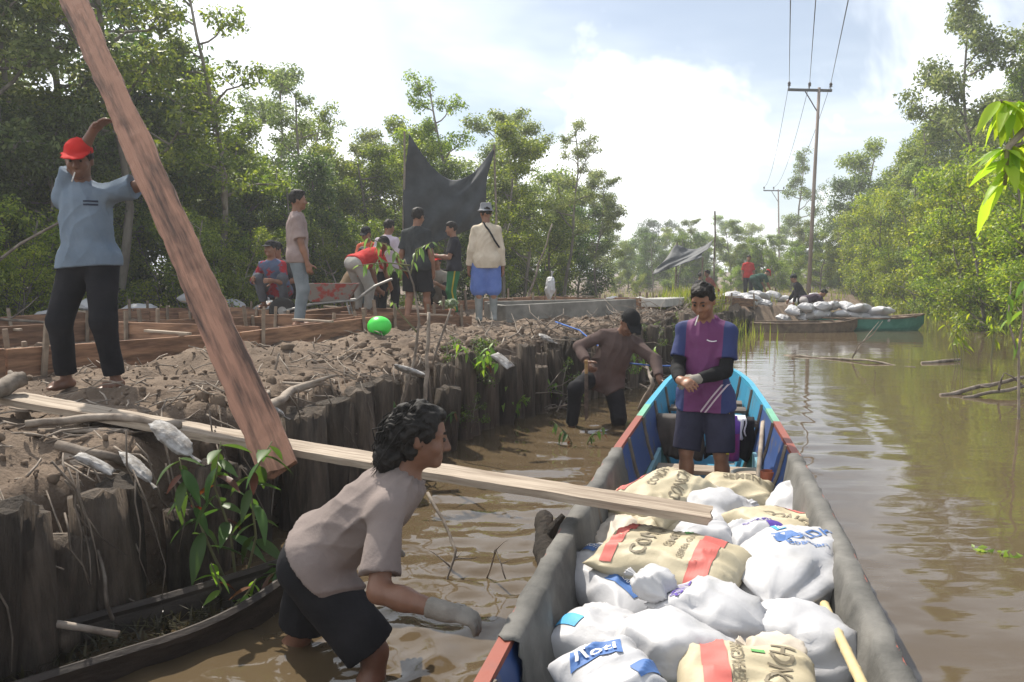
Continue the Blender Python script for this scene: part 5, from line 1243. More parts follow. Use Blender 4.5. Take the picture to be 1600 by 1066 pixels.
# ------------------------------------------------------------------ moored boats on the far side
def small_boat(name, label, stern, bow, beam_, sheer, depth, m_out, m_in, m_rim, decks=3):
    stern, bow = Vector(stern), Vector(bow); L_ = (bow - stern).length; a = math.atan2(bow.y - stern.y, bow.x - stern.x)
    t = thing(name, label, 'boat', stern, a)
    def sec(u, off):
        w = beam_ / 2 * (min(1, (.25 + u * 4)) * (1 - max(0, (u - .55) / .45) ** 2.2 * .9)) - off; z1 = sheer + .10 * max(0, (u - .6) / .4) ** 2; z0 = -depth + off + .7 * (sheer + depth) * max(0, (u - .8) / .2) ** 2
        R_ = [(0, z0), (max(.02, w * .6), z0 + .02), (max(.03, w * .88), z0 + (z1 - z0) * .5), (max(.035, w), z1)]
        return [(-x, z) for x, z in R_[::-1]] + R_[1:]
    for nm, off, fl, mm in (('hull', 0, 1, m_out), ('inner_planking', .025, 0, m_in)):
        v, f = [], []; K = 22
        for i in range(K + 1): v += [(L_ * i / K, x, z) for x, z in sec(i / K, off)]
        for i in range(K):
            for j in range(6): q = (i * 7 + j, i * 7 + j + 1, i * 7 + 8 + j, i * 7 + 7 + j); f.append(q if fl else q[::-1])
        f.append(tuple(range(7))[::(-1 if fl else 1)]); f.append(tuple(range(K * 7, K * 7 + 7))[::(1 if fl else -1)])
        obj(nm, mesh(nm, v, f, False), mm, t)
    for sd in (0, 6):
        MB().tube([(L_ * i / 22, sec(i / 22, .0)[sd][0], sec(i / 22, 0)[sd][1] + .01) for i in range(23)], .025, 6).build('gunwale', m_rim, t)
    for k in range(decks):
        MB().box((L_ * (.62 + .12 * k), 0, sheer - .03 + .03 * k), (L_ * .1, beam_ * (.9 - .2 * k), .025)).build('thwart', m_rim, t)
    return t
M_dkw = mat('dark_wet_wood', (.022, .017, .014), (.06, .047, .038), 4, .55, .5, 18, .008, stretch=(1, 4, 4)); M_bw = mat('boat_brown', (.12, .085, .06), (.24, .18, .13), 5, .75, .4)
M_teal = mat('teal_paint', (.045, .19, .145), (.08, .26, .2), 5, .55, .3)
yb = 21.6
small_boat('cargo_boat', 'teal-hulled boat loaded with white sacks moored at the far landing', (7.9, yb + .3, 0), (10.7, yb - .15, 0), 1.1, .30, .2, M_teal, M_bw, M_bw)
small_boat('cargo_boat', 'brown wooden boat lying between the teal boat and the bank', (6.0, yb + .2 - .9, 0), (8.8, yb - .55, 0), .9, .21, .2, M_bw, M_dkw, M_bw)
# half-sunk dugout at the lower left
cn = small_boat('dugout_canoe', 'dark half-sunken dugout canoe at the foot of the log wall', (-2.25, 2.45, -.02), (-.95, 3.72, -.02), .42, .10, .12, M_dkw, M_dkw, M_dkw, 0)

# ------------------------------------------------------------------ copies of sacks on land and in the far boat
sp_ = [pillow(.62, .42, .22, 31), tied(.62, .42, .28, 32), pillow(.55, .40, .24, 33), tied(.70, .36, .24, 34)]
def landsack(x, y, z, label, group, s=1.0, m_=None, cat='sack'):
    o = obj('sandbag', rnd.choice(sp_), M_white_sack if m_ is None else m_, None, (x, y, z), (rnd.uniform(-.25, .25), rnd.uniform(-.25, .25), rnd.uniform(0, 6.28)), s); o.material_slots[0].link = 'OBJECT'; o.material_slots[0].material = M_white_sack if m_ is None else m_; tag(o, label, cat, group); return o
for i in range(26):
    k = i / 25; t_ = -2 + 11 * k + rnd.uniform(-.15, .15); p = fp(t_, 5.7 + rnd.uniform(-.3, .4), .08)
    landsack(p.x, p.y, p.z + (.12 if i % 5 == 0 else 0), 'white sandbag in the long row behind the formwork', 'row of sandbags behind the formwork', rnd.uniform(.8, 1.1))
for i in range(46):
    y = rnd.uniform(20.5, 31); x = float(xbank(y)) - rnd.uniform(.3, 3.6); landsack(x, y, gz(x, y) + .08 + rnd.choice([0, 0, .15]), 'white sandbag in the heap on the far landing', 'heap of sandbags on the far landing', rnd.uniform(.8, 1.15))
for i in range(15):
    u = i / 14; x = 7.3 + 2.3 * u + rnd.uniform(-.12, .12); y = yb + .2 - .12 * u * 3 + rnd.uniform(-.25, .25); landsack(x, y, .24 + (.2 if i % 2 else 0) + .16 * math.sin(math.pi * u), 'white sack in the load of the teal boat', 'load of the teal boat', rnd.uniform(.8, 1.05))
M_scrap = mat('dirty_white_scrap', (.16, .14, .12), (.42, .41, .40), 7, .6, .5, 20, .01)
for px, py, z, s, lb in ((272, 684, .74, .38, 'crumpled white sack scrap under the walking plank'), (148, 722, .66, .30, 'torn white plastic sack caught between the roots at left'), (215, 728, .62, .34, 'white sack rag stretched over the log tops at left'), (640, 578, .78, .36, 'torn white sack hanging on the logs left of the white-leaved plant'), (785, 562, .76, .34, 'white sack scrap on the logs behind the wading man'), (855, 528, .78, .34, 'white bag folded over the wall top beside the blue rope'), (430, 640, .72, .26, 'white scrap beside the foot of the heavy timber plank')):
    p = G(px, py, z); o = landsack(p.x, p.y, z - .01, lb, None, s, M_scrap); o.scale = (s * 1.1, s * .8, s * .55); o.rotation_euler = (rnd.uniform(-.5, .5), rnd.uniform(.2, .7), rnd.uniform(-.6, .6))
p = W(860, 440, 15.5); o = landsack(p.x, p.y, p.z - .1, 'white sack standing upright on a stake beyond the concrete beam', None, .75); o.rotation_euler = (0, R(-82), .3)
st_ = MB().tube([(p.x, p.y, gz(p.x, p.y) - .1), (p.x + .02, p.y, p.z)], .02, 6).build('stake', M_post); tag(st_, 'thin stake carrying the upright white sack', 'stake')

# ------------------------------------------------------------------ things in the near boat
def bl(x, s, z): return BM @ Vector((x, s, z))
M_bk = mat('grey_bucket', (.10, .11, .11), (.17, .18, .18), 6, .5, .2)
bp_ = W(1178, 742, 5.55); bk = thing('bucket', 'dark grey plastic bucket on the boat floor beside the standing man', 'bucket', (bp_.x, bp_.y, -.13))
MB().lathe([(.10, 0), (.125, .02), (.145, .24), (.155, .245), (.155, .262), (.138, .262), (.12, .03), (.01, .025)], 24).build('bucket_wall', M_bk, bk, True)
MB().tube([(.15 * math.cos(a), .15 * math.sin(a), .25 + .02 * math.sin(a * 2)) for a in np.linspace(0, math.pi, 12)], .005, 5).build('handle', M_met, bk)
bo = thing('plastic_bottle', 'clear plastic bottle with cyan cap sticking out of the bucket', 'bottle', (bp_.x, bp_.y, .0)); bo.rotation_euler = (R(10), R(35), 0)
MB().lathe([(.03, 0), (.036, .01), (.036, .13), (.033, .15), (.036, .17), (.030, .21), (.014, .235), (.014, .25)], 16).build('bottle_body', mat('clear_plastic', (.55, .62, .68), None, rough=.15, bump=0), bo, True)
MB().lathe([(.017, .245), (.017, .27), (.012, .275)], 12).build('bottle_cap', I_cyan, bo, True); MB().lathe([(.0375, .03), (.0375, .06)], 16).build('wrapper', mat('pink_wrap', (.6, .2, .25), None, bump=0), bo)
ft = W(1143, 655, 6.05); fl = thing('drinking_flask', 'tall purple flask with lid standing behind the man in the boat', 'flask', (ft.x, 6.0, .115))
MB().lathe([(.045, 0), (.048, .02), (.050, .20), (.045, .21)], 20).build('flask_body', mat('magenta_flask', (.25, .02, .12), (.16, .03, .25), 5, .35, .0), fl, True)
MB().lathe([(.05, .205), (.052, .29), (.03, .30), (.03, .33), (.01, .335)], 20).build('flask_lid', mat('purple_lid', (.17, .06, .38), None, rough=.4, bump=0), fl, True)
def paddle(label, a, b, flip=1):
    a, b = Vector(a), Vector(b); t = thing('paddle', label, 'paddle', a); d = b - a
    MB().tube([Vector((0, 0, 0)), d * .35, d * .7], [.016, .017, .018], 7).build('shaft', M_stick, t, True)
    beam('blade', d * .66, d, .13, .016, mat('blade_grey', (.16, .19, .19), (.25, .28, .28), 5), t, facing=(-.2, -.6, 1)); return t
paddle('wooden paddle leaning along the right inner side of the near boat', bl(.40, 7.1, .40), bl(.30, 6.0, -.08))
paddle('wooden paddle lying along the left inner side of the near boat', bl(-.36, 5.3, .12), bl(-.28, 6.3, -.05))
tin = W(1200, 735, 5.2); tc_ = thing('tin_can', 'rusty orange can hanging at the right side inside the near boat', 'can', (tin.x, 5.2, .12))
MB().lathe([(.045, 0), (.048, .005), (.048, .11), (.043, .112), (.042, .01)], 18).build('can_wall', mat('rust_can', (.36, .10, .045), (.22, .07, .04), 9, .6), tc_, True)
gr_ = thing('green_basin', 'green plastic basin on the boat floor behind the sacks', 'basin', W(1070, 770, 5.15) * 1.0); gr_.location.z = -.12
MB().lathe([(.12, 0), (.17, .10), (.185, .105), (.185, .115), (.165, .11), (.115, .015), (.01, .012)], 24).build('basin_wall', mat('green_plastic', (.02, .22, .12), None, rough=.4, bump=0), gr_, True)
def drape(name, label, c, wid, drop, m_, rz, seed, over=.10):
    """cloth hung over a thwart: front drop longer than the back"""
    v, f = [], []; nu, nv = 20, 18; path = [(-.085, -over), (-.085, .015), (.0, .028), (.085, .015), (.095, -drop * .5), (.10, -drop)]
    P_ = np.array(path); L_ = np.r_[0, np.cumsum(np.hypot(*np.diff(P_, axis=0).T))]
    for i in range(nu + 1):
        for j in range(nv + 1):
            q = L_[-1] * j / nv; y, z = np.interp(q, L_, P_[:, 0]), np.interp(q, L_, P_[:, 1]); w = max(0, j / nv - .45)
            x = wid * (i / nu - .5); v.append((x + .02 * math.sin(j * .9 + seed) * w, -(y + .035 * w * math.sin(i * 1.1 + seed) + .02 * w * math.sin(i * 2.3)), z - .03 * w * math.sin(i * .7 + seed)))
    for i in range(nu):
        for j in range(nv): f.append((i * (nv + 1) + j, i * (nv + 1) + j + 1, (i + 1) * (nv + 1) + j + 1, (i + 1) * (nv + 1) + j))
    o = obj(name, mesh(name, v, f), m_, None, c, (0, 0, rz)); s = o.modifiers.new('thickness', 'SOLIDIFY'); s.thickness = .005; tag(o, label, 'cloth')
drape('hanging_cloth', 'dark brown tarpaulin piece hung over the forward thwart at left', bl(-.20, 7.35, .365), .36, .30, mat('brown_tarp', (.055, .045, .04), (.10, .085, .075), 5), BRZ, 1)
drape('hanging_cloth', 'black cloth hung over the forward thwart at right', bl(.17, 7.35, .365), .36, .28, c_black, BRZ, 2)
drape('white_towel', 'small white towel hung over the black cloth in the near boat', bl(.20, 7.345, .376), .17, .13, mat('white_towel', (.62, .60, .62), (.75, .74, .75), 6), BRZ, 3, .05)
# bamboo pole
ba, bb = G(1288, 945, .28), G(1350, 1075, .36); bd = (bb - ba).normalized(); bam = MB(); L_ = (bb - ba).length + .5; pts, rr = [], []
for k in range(9):
    for dz, r_ in ((0, .0165), (.012, .0185), (.024, .0165)):
        pts.append(ba + bd * (L_ * k / 8 + dz)); rr.append(r_)
tag(bam.tube(pts, rr, 10).build('bamboo_pole', mat('bamboo', (.45, .35, .17), (.58, .47, .26), 6, .5, .2), None, True), 'pale bamboo pole along the right side of the sacks', 'pole')
# blue mooring rope
rp = [W(868, 503, 9.4), W(905, 516, 9.0), W(940, 545, 8.6), W(985, 568, 8.2), W(1025, 572, 8.0), W(1066, 572, 7.9), W(1125, 582, 7.85)]
tag(MB().tube(rp, .009, 6).build('mooring_rope', mat('blue_rope', (.03, .09, .32), (.05, .14, .42), 30), None, True), 'blue mooring rope running from the log wall to the bow', 'rope')

# ------------------------------------------------------------------ green ball
gp = G(593, 531, .80); bl_ = SDF((-.16,) * 3, (.16,) * 3, .008); bl_.ell((0, 0, 0), (.125, .125, .105), None, .01); bl_.ell((.02, -.10, -.09), (.07, .05, .04), None, .02, 'sub')
tag(obj('plastic_ball', bl_.mesh('ball'), mat('neon_green', (.05, .62, .06), (.09, .72, .10), 4, .35, .15, 10), None, (gp.x, gp.y, gz(gp.x, gp.y) + .095)), 'bright green dented plastic ball lying on the bank', 'ball')
# potted plant beside the young man
# ------------------------------------------------------------------ plants with large leaves
def leafmesh(L_, w, bend, seed):
    v, f = [], []; n = 7
    for i in range(n + 1):
        u = i / n; x = L_ * u; hw = w / 2 * math.sin(math.pi * u ** .8) ** .9 if 0 < u < 1 else .002; z = -bend * L_ * u * u + .0
        v += [(x, -hw, z + hw * .35), (x, 0, z), (x, hw, z + hw * .35)]
    for i in range(n):
        for j in range(2): f.append((i * 3 + j, i * 3 + j + 1, i * 3 + 4 + j, i * 3 + 3 + j))
    return mesh('leaf', v, f)
leafs = [leafmesh(.17, .050, .25, 1), leafmesh(.20, .060, .45, 2), leafmesh(.14, .048, .15, 3)]
LP = leafmat('plant_leaves', ['#2c4220', '#3f5a2a', '#587a38'], .35); LR = leafmat('withered_leaves', ['#4a2e1c', '#6a4026'], .3); LB = leafmat('bright_leaves', ['#557a2c', '#6d913a', '#88a850'], .45); LBR = leafmat('backlit_leaves', ['#7a9a34', '#94b244', '#aec65c'], .6); LS = leafmat('sapling_leaves', ['#4a6a30', '#6b8a48', '#94a878'], .4)
def stem_plant(name, label, paths, nleaf, lm, scale=1.0, droop=.3, wither=0, seed=1, group=None, start=.3, cat='plant', rad=.008, first_start=None):
    r = random.Random(seed); base = Vector(paths[0][0]); t = thing(name, label, cat, base, 0, group)
    rads, nls, start0 = rad, nleaf, start
    for pi, pth in enumerate(paths):
        rad = rads[pi] if isinstance(rads, list) else rads; nleaf = nls[pi] if isinstance(nls, list) else nls; start = first_start if (first_start and pi < (2 if len(paths) > 4 else 1)) else start0
        pts = [Vector(p) for p in pth]; fine = []
        for i in range(len(pts) - 1):
            for k in range(4): fine.append(pts[i].lerp(pts[i + 1], k / 4))
        fine.append(pts[-1]); fine = [p - base for p in fine]; m = len(fine)
        MB().tube(fine, [rad * (1 - .7 * i / m) for i in range(m)], 6).build('stem', M_stick if rad > .012 else mat('green_stem', (.12, .13, .06), (.20, .19, .10), 8), t, True)
        for k in range(nleaf):
            f = start + (1 - start) * (k + r.random()) / nleaf; q = f * (m - 1); i = min(m - 2, int(q)); p = fine[i].lerp(fine[i + 1], q - i)
            a = k * 2.4 + r.uniform(-.5, .5); o = obj('leaf', r.choice(leafs), None, t, p, (r.uniform(-.5, .5), r.uniform(-.2, .7) * 1.0 + droop, a), scale * r.uniform(.7, 1.15))
            if len(o.data.materials) == 0: o.data.materials.append(LP)
            o.material_slots[0].link = 'OBJECT'; o.material_slots[0].material = LR if r.random() < wither else lm
    return t
d0 = 3.75
stem_plant('leafy_plant', 'broad-leaved plant growing from the water in front of the near log wall', [[W(372, 940, d0), W(360, 830, d0 - .05), W(335, 760, d0 - .1), W(345, 690, d0 - .1)], [W(376, 938, d0), W(400, 840, d0 - .1), W(390, 750, d0 - .15), W(425, 690, d0 - .15)], [W(368, 940, d0), W(325, 850, d0 - .1), W(290, 760, d0 - .1), W(280, 715, d0 - .1)], [W(376, 942, d0), W(420, 900, d0 - .1), W(455, 880, d0 - .12)]], 17, LP, 1.0, .15, .07, 3)
stem_plant('leafy_plant', 'narrow-leaved weed at the water edge below the broad-leaved plant', [[W(330, 965, 3.6), W(345, 920, 3.55), W(330, 880, 3.5)], [W(345, 968, 3.6), W(385, 930, 3.5), W(400, 905, 3.5)], [W(325, 965, 3.6), W(290, 935, 3.55), W(270, 925, 3.5)]], 7, LB, .75, .1, .2, 5, start=.2)
stem_plant('bank_sapling', 'bare-stemmed sapling with a leafy top rising from the log wall behind the bending man', [[W(588, 706, 6.0), W(622, 650, 6.0), W(648, 560, 6.05), W(655, 500, 6.05), W(646, 445, 6.05), W(632, 405, 6.1)], [W(652, 520, 6.05), W(630, 495, 6.05), W(612, 470, 6.0)],
    [W(640, 425, 6.08), W(610, 385, 6.1), W(575, 372, 6.1)], [W(641, 425, 6.08), W(618, 420, 6.05), W(590, 400, 6.0)], [W(641, 430, 6.08), W(650, 390, 6.1), W(676, 378, 6.1)], [W(641, 415, 6.08), W(600, 410, 6.0), W(560, 415, 5.95)]], [2, 2, 15, 14, 11, 13], LS, .5, .5, .04, 7, start=.25, rad=[.016, .008, .006, .006, .006, .006], first_start=.9)
for sd, (px, py, d, lb) in enumerate(((745, 560, 7.4, 'pale variegated plant spilling over the log tops'), (640, 665, 6.1, 'dark leafy weed behind the head of the bending man'), (800, 625, 8.3, 'dark leafy plant hanging at the foot of the log wall'), (700, 640, 6.9, 'low weed on the log wall right of the sapling'), (840, 600, 9.0, 'yellowish leafy weed on the logs left of the wading man'), (905, 690, 7.2, 'small leafy sprig poking out of the water near the wading man'), (1010, 560, 10.6, 'weeds on the log wall between the wading man and the boat man'))):
    b = W(px, py + 25, d); ps = []
    for k in range(5):
        e = W(px + rnd.uniform(-45, 45) * 7 / d, py + rnd.uniform(-35, 20) * 7 / d, d - rnd.uniform(0, .25)); ps.append([b, b.lerp(e, .5) + Vector((0, -.03, .06)), e])
    stem_plant('leafy_weed', lb, ps, 8, LP if sd % 2 else LB, .62, .45, .06, 20 + sd, start=.2)
# sapling standing in the water outside the frame; its branch hangs into the picture at right
bx = Vector((2.02, 2.62, -.36))
stem_plant('overhanging_sapling', 'bright green branch of large drooping leaves hanging in at the right edge', [[bx, Vector((2.0, 2.62, .9)), W(1660, 230, 2.62), W(1600, 165, 2.6), W(1562, 158, 2.58)], [W(1650, 260, 2.62), W(1600, 225, 2.6), W(1566, 235, 2.58)], [W(1620, 185, 2.6), W(1575, 230, 2.58), W(1570, 290, 2.58)]], [26, 15, 15], LBR, .72, .35, 0, 31, start=.45, first_start=.78, rad=.014)
b = G(1594, 655, 0); stem_plant('water_sapling', 'thin forked sapling standing in the water at the right edge', [[b - Vector((0, 0, .3)), W(1592, 560, b.y), W(1575, 500, b.y), W(1580, 440, b.y)], [W(1590, 560, b.y), W(1598, 500, b.y), W(1602, 430, b.y)]], 5, LB, 1.1, .5, 0, 33, start=.45, rad=.016)
for k, (px, py) in enumerate(((1545, 545), (1500, 560))):
    b = G(px, py + 15, 0); stem_plant('water_weed', 'small yellow-green weed rising from the water, %s of the two off the right shore' % ('right' if k == 0 else 'left'), [[b - Vector((0, 0, .35)), W(px + rnd.uniform(-14, 14), py - 25, b.y), W(px + rnd.uniform(-30, 30), py - 55, b.y)] for _ in range(4)], 7, LY, 1.0, .3, 0, 40 + k, start=.4)

# ------------------------------------------------------------------ sticks, roots, driftwood
def stick(label, pts, r0, r1, name='dead_branch', m_=None, n=7, cat='branch', group=None, forks=0):
    pts = [Vector(p) for p in pts]; fine = []
    for i in range(len(pts) - 1): fine += wob(pts[i], pts[i + 1], 5, .025)[:-1]
    fine.append(pts[-1]); m = len(fine); mb = MB(); mb.tube(fine, [r0 + (r1 - r0) * i / m for i in range(m)], n, jit=.12)
    for k in range(forks):
        p = fine[int(m * rnd.uniform(.3, .85))]; e = p + Vector((rnd.uniform(-1, 1), rnd.uniform(-.6, .6), rnd.uniform(0, 1))) * (pts[-1] - pts[0]).length * .3; mb.tube(wob(p, e, 4, .05), [r1 * .8, r1 * .7, r1 * .5, r1 * .3], 5)
    o = mb.build(name, m_ or M_stick, None, True); tag(o, label, cat, group); return o
stick('grey branch lying along the near bank just below the walking plank', [G(40, 664, .74), G(160, 652, .76), G(282, 664, .74)], .022, .018)
stick('thinner grey branch below the long grey branch on the near bank', [G(60, 674, .70), G(200, 674, .70)], .016, .013)
stick('short thick knotted log end at the left edge beside the walking plank', [G(-40, 622, .86), G(18, 598, .90), G(38, 590, .92)], .055, .04, 'log_stub', forks=1)
stick('broken root sloping down over the near log tops', [G(75, 690, .66), G(110, 715, .62), G(142, 742, .55)], .045, .022, 'dead_root')
stick('second broken root right of the sloping root at left', [G(90, 695, .68), G(170, 712, .64), G(205, 725, .58)], .026, .016, 'dead_root')
stick('short split root pieces at the far left of the bank', [G(25, 705, .64), G(75, 680, .68)], .022, .012, 'dead_root')
stick('dark stick standing beside the foot of the red-capped man', [G(188, 605, .80), W(203, 650, 4.7)], .007, .006)
stick('dark twig sticking up from the soil right of the heavy plank', [G(405, 620, .78), W(425, 590, 6.1), W(436, 552, 6.1)], .014, .007)
stick('grey driftwood branch at the bank edge right of the heavy plank', [G(415, 640, .74), G(455, 610, .78), G(505, 596, .82)], .03, .022, forks=2)
stick('pale twisted root curling down the log wall behind the bending man', [W(592, 705, 5.85), W(594, 670, 5.85), W(611, 645, 5.85), W(610, 615, 5.9), W(598, 605, 5.95)], .024, .014, 'dead_root')
stick('pale crossing twig beside the twisted root', [W(558, 622, 5.9), W(575, 640, 5.85), W(612, 660, 5.8)], .011, .008)
stick('upright brown stake behind the sapling on the log wall', [W(660, 660, 6.3), W(668, 580, 6.35), W(670, 488, 6.4)], .018, .013)
stick('slanting pale stake right of the brown stake', [W(676, 570, 6.9), W(705, 482, 6.95)], .010, .009)
stick('bare thin branch arching out of the water in front of the bending man', [W(668, 770, 4.3), W(700, 830, 4.1), W(712, 860, 4.0), G(698, 915, -.02)], .009, .006, forks=3)
stick('thin bare twigs in the water right of the bending man', [G(760, 905, -.02), W(775, 860, 3.9), W(790, 905, 3.8)], .005, .003, forks=3)
stick('dead branch slanting over the water at the foot of the near wall', [G(410, 950, .02), W(440, 900, 3.5), W(505, 855, 3.7)], .012, .008)
stick('thin stick leaning in front of the near log wall', [G(180, 985, .0), W(165, 930, 3.2), W(150, 835, 3.4)], .009, .006)
stick('long pole lying on the sunken canoe at the lower left', [G(-15, 968, .18), G(185, 992, .12)], .016, .014)
lg = stick('wet log end lying on the sunken canoe at the lower left', [G(-40, 985, .10), G(40, 990, .10), G(118, 1000, .08)], .075, .05, 'driftwood_log', M_bark, 10, 'log')
dl = stick('weathered driftwood stump floating between the bending man and the boat', [G(858, 893, .03), G(852, 850, .05), G(850, 808, .12)], .062, .05, 'driftwood_log', M_bark, 10, 'log', forks=2)
stick('long bare branch lying on the water at the right edge', [G(1470, 618, .0), G(1530, 604, .08), G(1610, 588, .2)], .03, .022, forks=1)
stick('second branch on the water below the long bare branch at right', [G(1505, 622, .0), G(1560, 612, .06), G(1610, 602, .10)], .022, .02, forks=2)
stick('floating pale stick in mid-channel off the far boat', [G(1440, 568, .0), G(1500, 562, .03)], .03, .02, m_=M_stick)
stick('low floating branch crossing the channel behind the boat bow', [G(1225, 556, -.01), G(1330, 562, .02), G(1430, 574, .0)], .022, .014, forks=2)

stick('tangled driftwood branch between the wading man and the boat', [G(1000, 640, .0), W(1020, 600, 8.8), W(1010, 570, 9.2)], .03, .016, forks=4)
stick('fallen trunk lying in the water behind the wading man', [G(970, 585, .05), G(1040, 580, .15), G(1075, 570, .2)], .06, .04, 'driftwood_log', M_bark, 9, 'log', forks=2)
pc = G(8, 962, .22); o = landsack(pc.x, pc.y, .2, 'lilac-white rag lying on the log end at the lower left', None, .26, mat('lilac_rag', (.42, .38, .52), (.58, .55, .66), 6), 'rag'); o.name = 'cloth_rag'
# ------------------------------------------------------------------ loose stuff: clods, twigs, reeds, floating litter
def scatter_clods():
    ico = bmesh.new(); bmesh.ops.create_icosphere(ico, subdivisions=1, radius=1); bv_ = np.array([v.co[:] for v in ico.verts]); bf = np.array([[v.index for v in f.verts] for f in ico.faces]); ico.free()
    n = 7000; r = np.random.default_rng(3); y = 2.5 + 13 * r.random(n) ** 1.7; dl_ = 5.5 * r.random(n) ** 1.5; x = xbank(y) - .06 - dl_; z = height(x, y)
    edge = np.exp(-dl_ / .5); s = (.006 + .024 * r.random(n) ** 6) * (1 + .9 * edge) * np.clip(y / 5, .7, 1.6)
    V_ = (bv_[None] * (1 + r.uniform(-.35, .35, (n, len(bv_), 1)))) * s[:, None, None] * r.uniform(.5, 1.5, (n, 1, 3)); V_ += np.stack([x, y, z + s * .2], -1)[:, None]
    Fv = (bf[None] + (np.arange(n) * len(bv_))[:, None, None]).reshape(-1, 3)
    tag(obj('soil_clods', mesh('clods', V_.reshape(-1, 3), Fv, True), M_clod), 'loose clods of brown soil strewn over the bank', 'soil', kind='stuff')
scatter_clods()
mb = MB(); r = random.Random(12)
for i in range(950):
    y = 2.6 + 12 * r.random() ** 1.3; x = float(xbank(y)) - .02 - 2.6 * r.random() ** 2.2; z = gz(x, y) + .02; L_ = r.uniform(.06, .34); a = r.uniform(0, 6.28); e = Vector((x + math.cos(a) * L_, y + math.sin(a) * L_, 0)); e.z = max(z - .12, gz(e.x, e.y)) + r.uniform(.0, .09)
    mb.tube(wob((x, y, z), e, 4, .06, r.random()), [.006, .006, .005, .003], 4)
tag(mb.build('twig_litter', M_stick, None, True), 'dry twigs and root scraps littering the bank edge', 'twigs', kind='stuff')
mb = MB()                                                                      # roots and fibres hanging down the wall
for i in range(95):
    y = 2.6 + 9 * r.random() ** 1.2; x = float(xbank(y)) + r.uniform(.04, .16); z = r.uniform(.45, .82); L_ = r.uniform(.15, .6)
    mb.tube(wob((x - .05, y, z), (x + r.uniform(.0, .12), y + r.uniform(-.2, .2), max(.01, z - L_)), 5, .07, r.random()), [.0045, .0045, .004, .003, .0015], 4)
tag(mb.build('hanging_roots', mat('dark_root', (.07, .055, .042), (.15, .12, .095), 8), None, True), 'thin dry roots hanging down over the log wall', 'roots', kind='stuff')
def blades(name, label, pts, hmin, hmax, m_, w=.012, lean=.35, seed=1):
    r = np.random.default_rng(seed); n = len(pts); P_ = np.array(pts, float); nz_ = np.isnan(P_[:, 2]); P_[nz_, 2] = np.maximum(-.1, height(P_[nz_, 0], P_[nz_, 1]) - .03); a = r.uniform(0, 6.28, n); h = r.uniform(hmin, hmax, n); l = r.uniform(.05, lean, n)
    dx, dy = np.cos(a), np.sin(a); V_ = []
    for k, (t_, ww) in enumerate(((0, 1), (.5, .8), (1, .05))):
        cx = P_[:, 0] + dx * l * h * t_ ** 2; cy = P_[:, 1] + dy * l * h * t_ ** 2; cz = P_[:, 2] + h * t_ * (1 - .25 * l * t_)
        V_ += [np.stack([cx - dy * w * ww, cy + dx * w * ww, cz], -1), np.stack([cx + dy * w * ww, cy - dx * w * ww, cz], -1)]
    V_ = np.stack(V_, 1).reshape(-1, 3); b = np.arange(n)[:, None] * 6; Fv = np.concatenate([b + np.array([[0, 1, 3, 2]]), b + np.array([[2, 3, 5, 4]])])
    tag(obj(name, mesh(name, V_, Fv), m_), label, 'grass', kind='stuff')
GRS = leafmat('grass_blades', ['#4f6424', '#6a7c30', '#839140', '#7d7a44'], .4)
pts = []
for i in range(1500):
    y = 16.8 + 3.6 * rnd.random(); x = float(xbank(y)) + rnd.uniform(-1.1, .25); pts.append((x, y, None))
for i in range(260):
    y = rnd.uniform(13.5, 20); x = float(xbank(y)) + abs(rnd.gauss(0, .5)); pts.append((x, y, -.1))
blades('bank_grass', 'tall yellow-green grass on the bank edge before the far landing', pts, .2, .6, GRS, .012, .45, 5)
pts = []
for i in range(3200):
    y = rnd.uniform(15, 42); x = float(xright(y)) + rnd.gauss(.1, .5); pts.append((x, y, -.15))
blades('shore_reeds', 'reeds and stems fringing the right shore', pts, .3, .9, GRS, .010, .4, 6)
pts = []
for i in range(3600):
    t_ = rnd.uniform(-3, 14); n_ = 6.0 + abs(rnd.gauss(0, 1.4)); p = FO + U2 * t_ + N2 * n_; pts.append((p.x, p.y, None))
for i in range(2600):
    d_ = rnd.uniform(26, 60); px = rnd.uniform(930, 1330); x = (px - 800) / FPX * d_; pts.append((x, d_, None))
blades('forest_edge_grass', 'grass and herbs along the foot of the forest', pts, .12, .4, GRS, .014, .5, 7)
pts = []
for i in range(420):
    u = rnd.random(); p = Vector((-2.2, 2.6, .02)).lerp(Vector((-1.05, 3.68, .02)), u) + Vector((rnd.gauss(0, .07), rnd.gauss(0, .07), 0)); pts.append(tuple(p))
blades('sodden_grass', 'wet grass matted inside the sunken canoe', pts, .03, .09, leafmat('wet_grass', ['#2c2a1a', '#3f3c24', '#524f30'], .2), .006, 2.2, 8)
for i in range(22):
    t_ = -2.5 + 16 * (i + rnd.random()) / 22; p = fp(t_, 6.3 + rnd.random() * 1.2)
    plant_tree('low', p.x, p.y, rnd.uniform(.7, 1.3), 'low leafy bush between the sandbag row and the left forest', 'bushes behind the sandbags', 'low_bush', 'bush')
for i in range(12):
    y = 6.6 + 10.4 * (i + rnd.random()) / 12; x = float(xbank(y)) + rnd.uniform(-.05, .16)
    plant_tree('low', x, y, rnd.uniform(.28, .55), 'dark weed clump rooted in the log wall of the bank', 'weeds on the log wall', 'wall_weed', 'weed', z=rnd.uniform(.0, .55), mat_=LD)
# floating leaves at the right
v, f = leaf_cloud([G(1560, 860, .004)], [.14], 14, .06, flat=.02, seed=5); tag(obj('floating_leaves', mesh('floating_leaves', v, f, False), LB), 'scrap of floating leaves on the water at right', 'leaves', kind='stuff')

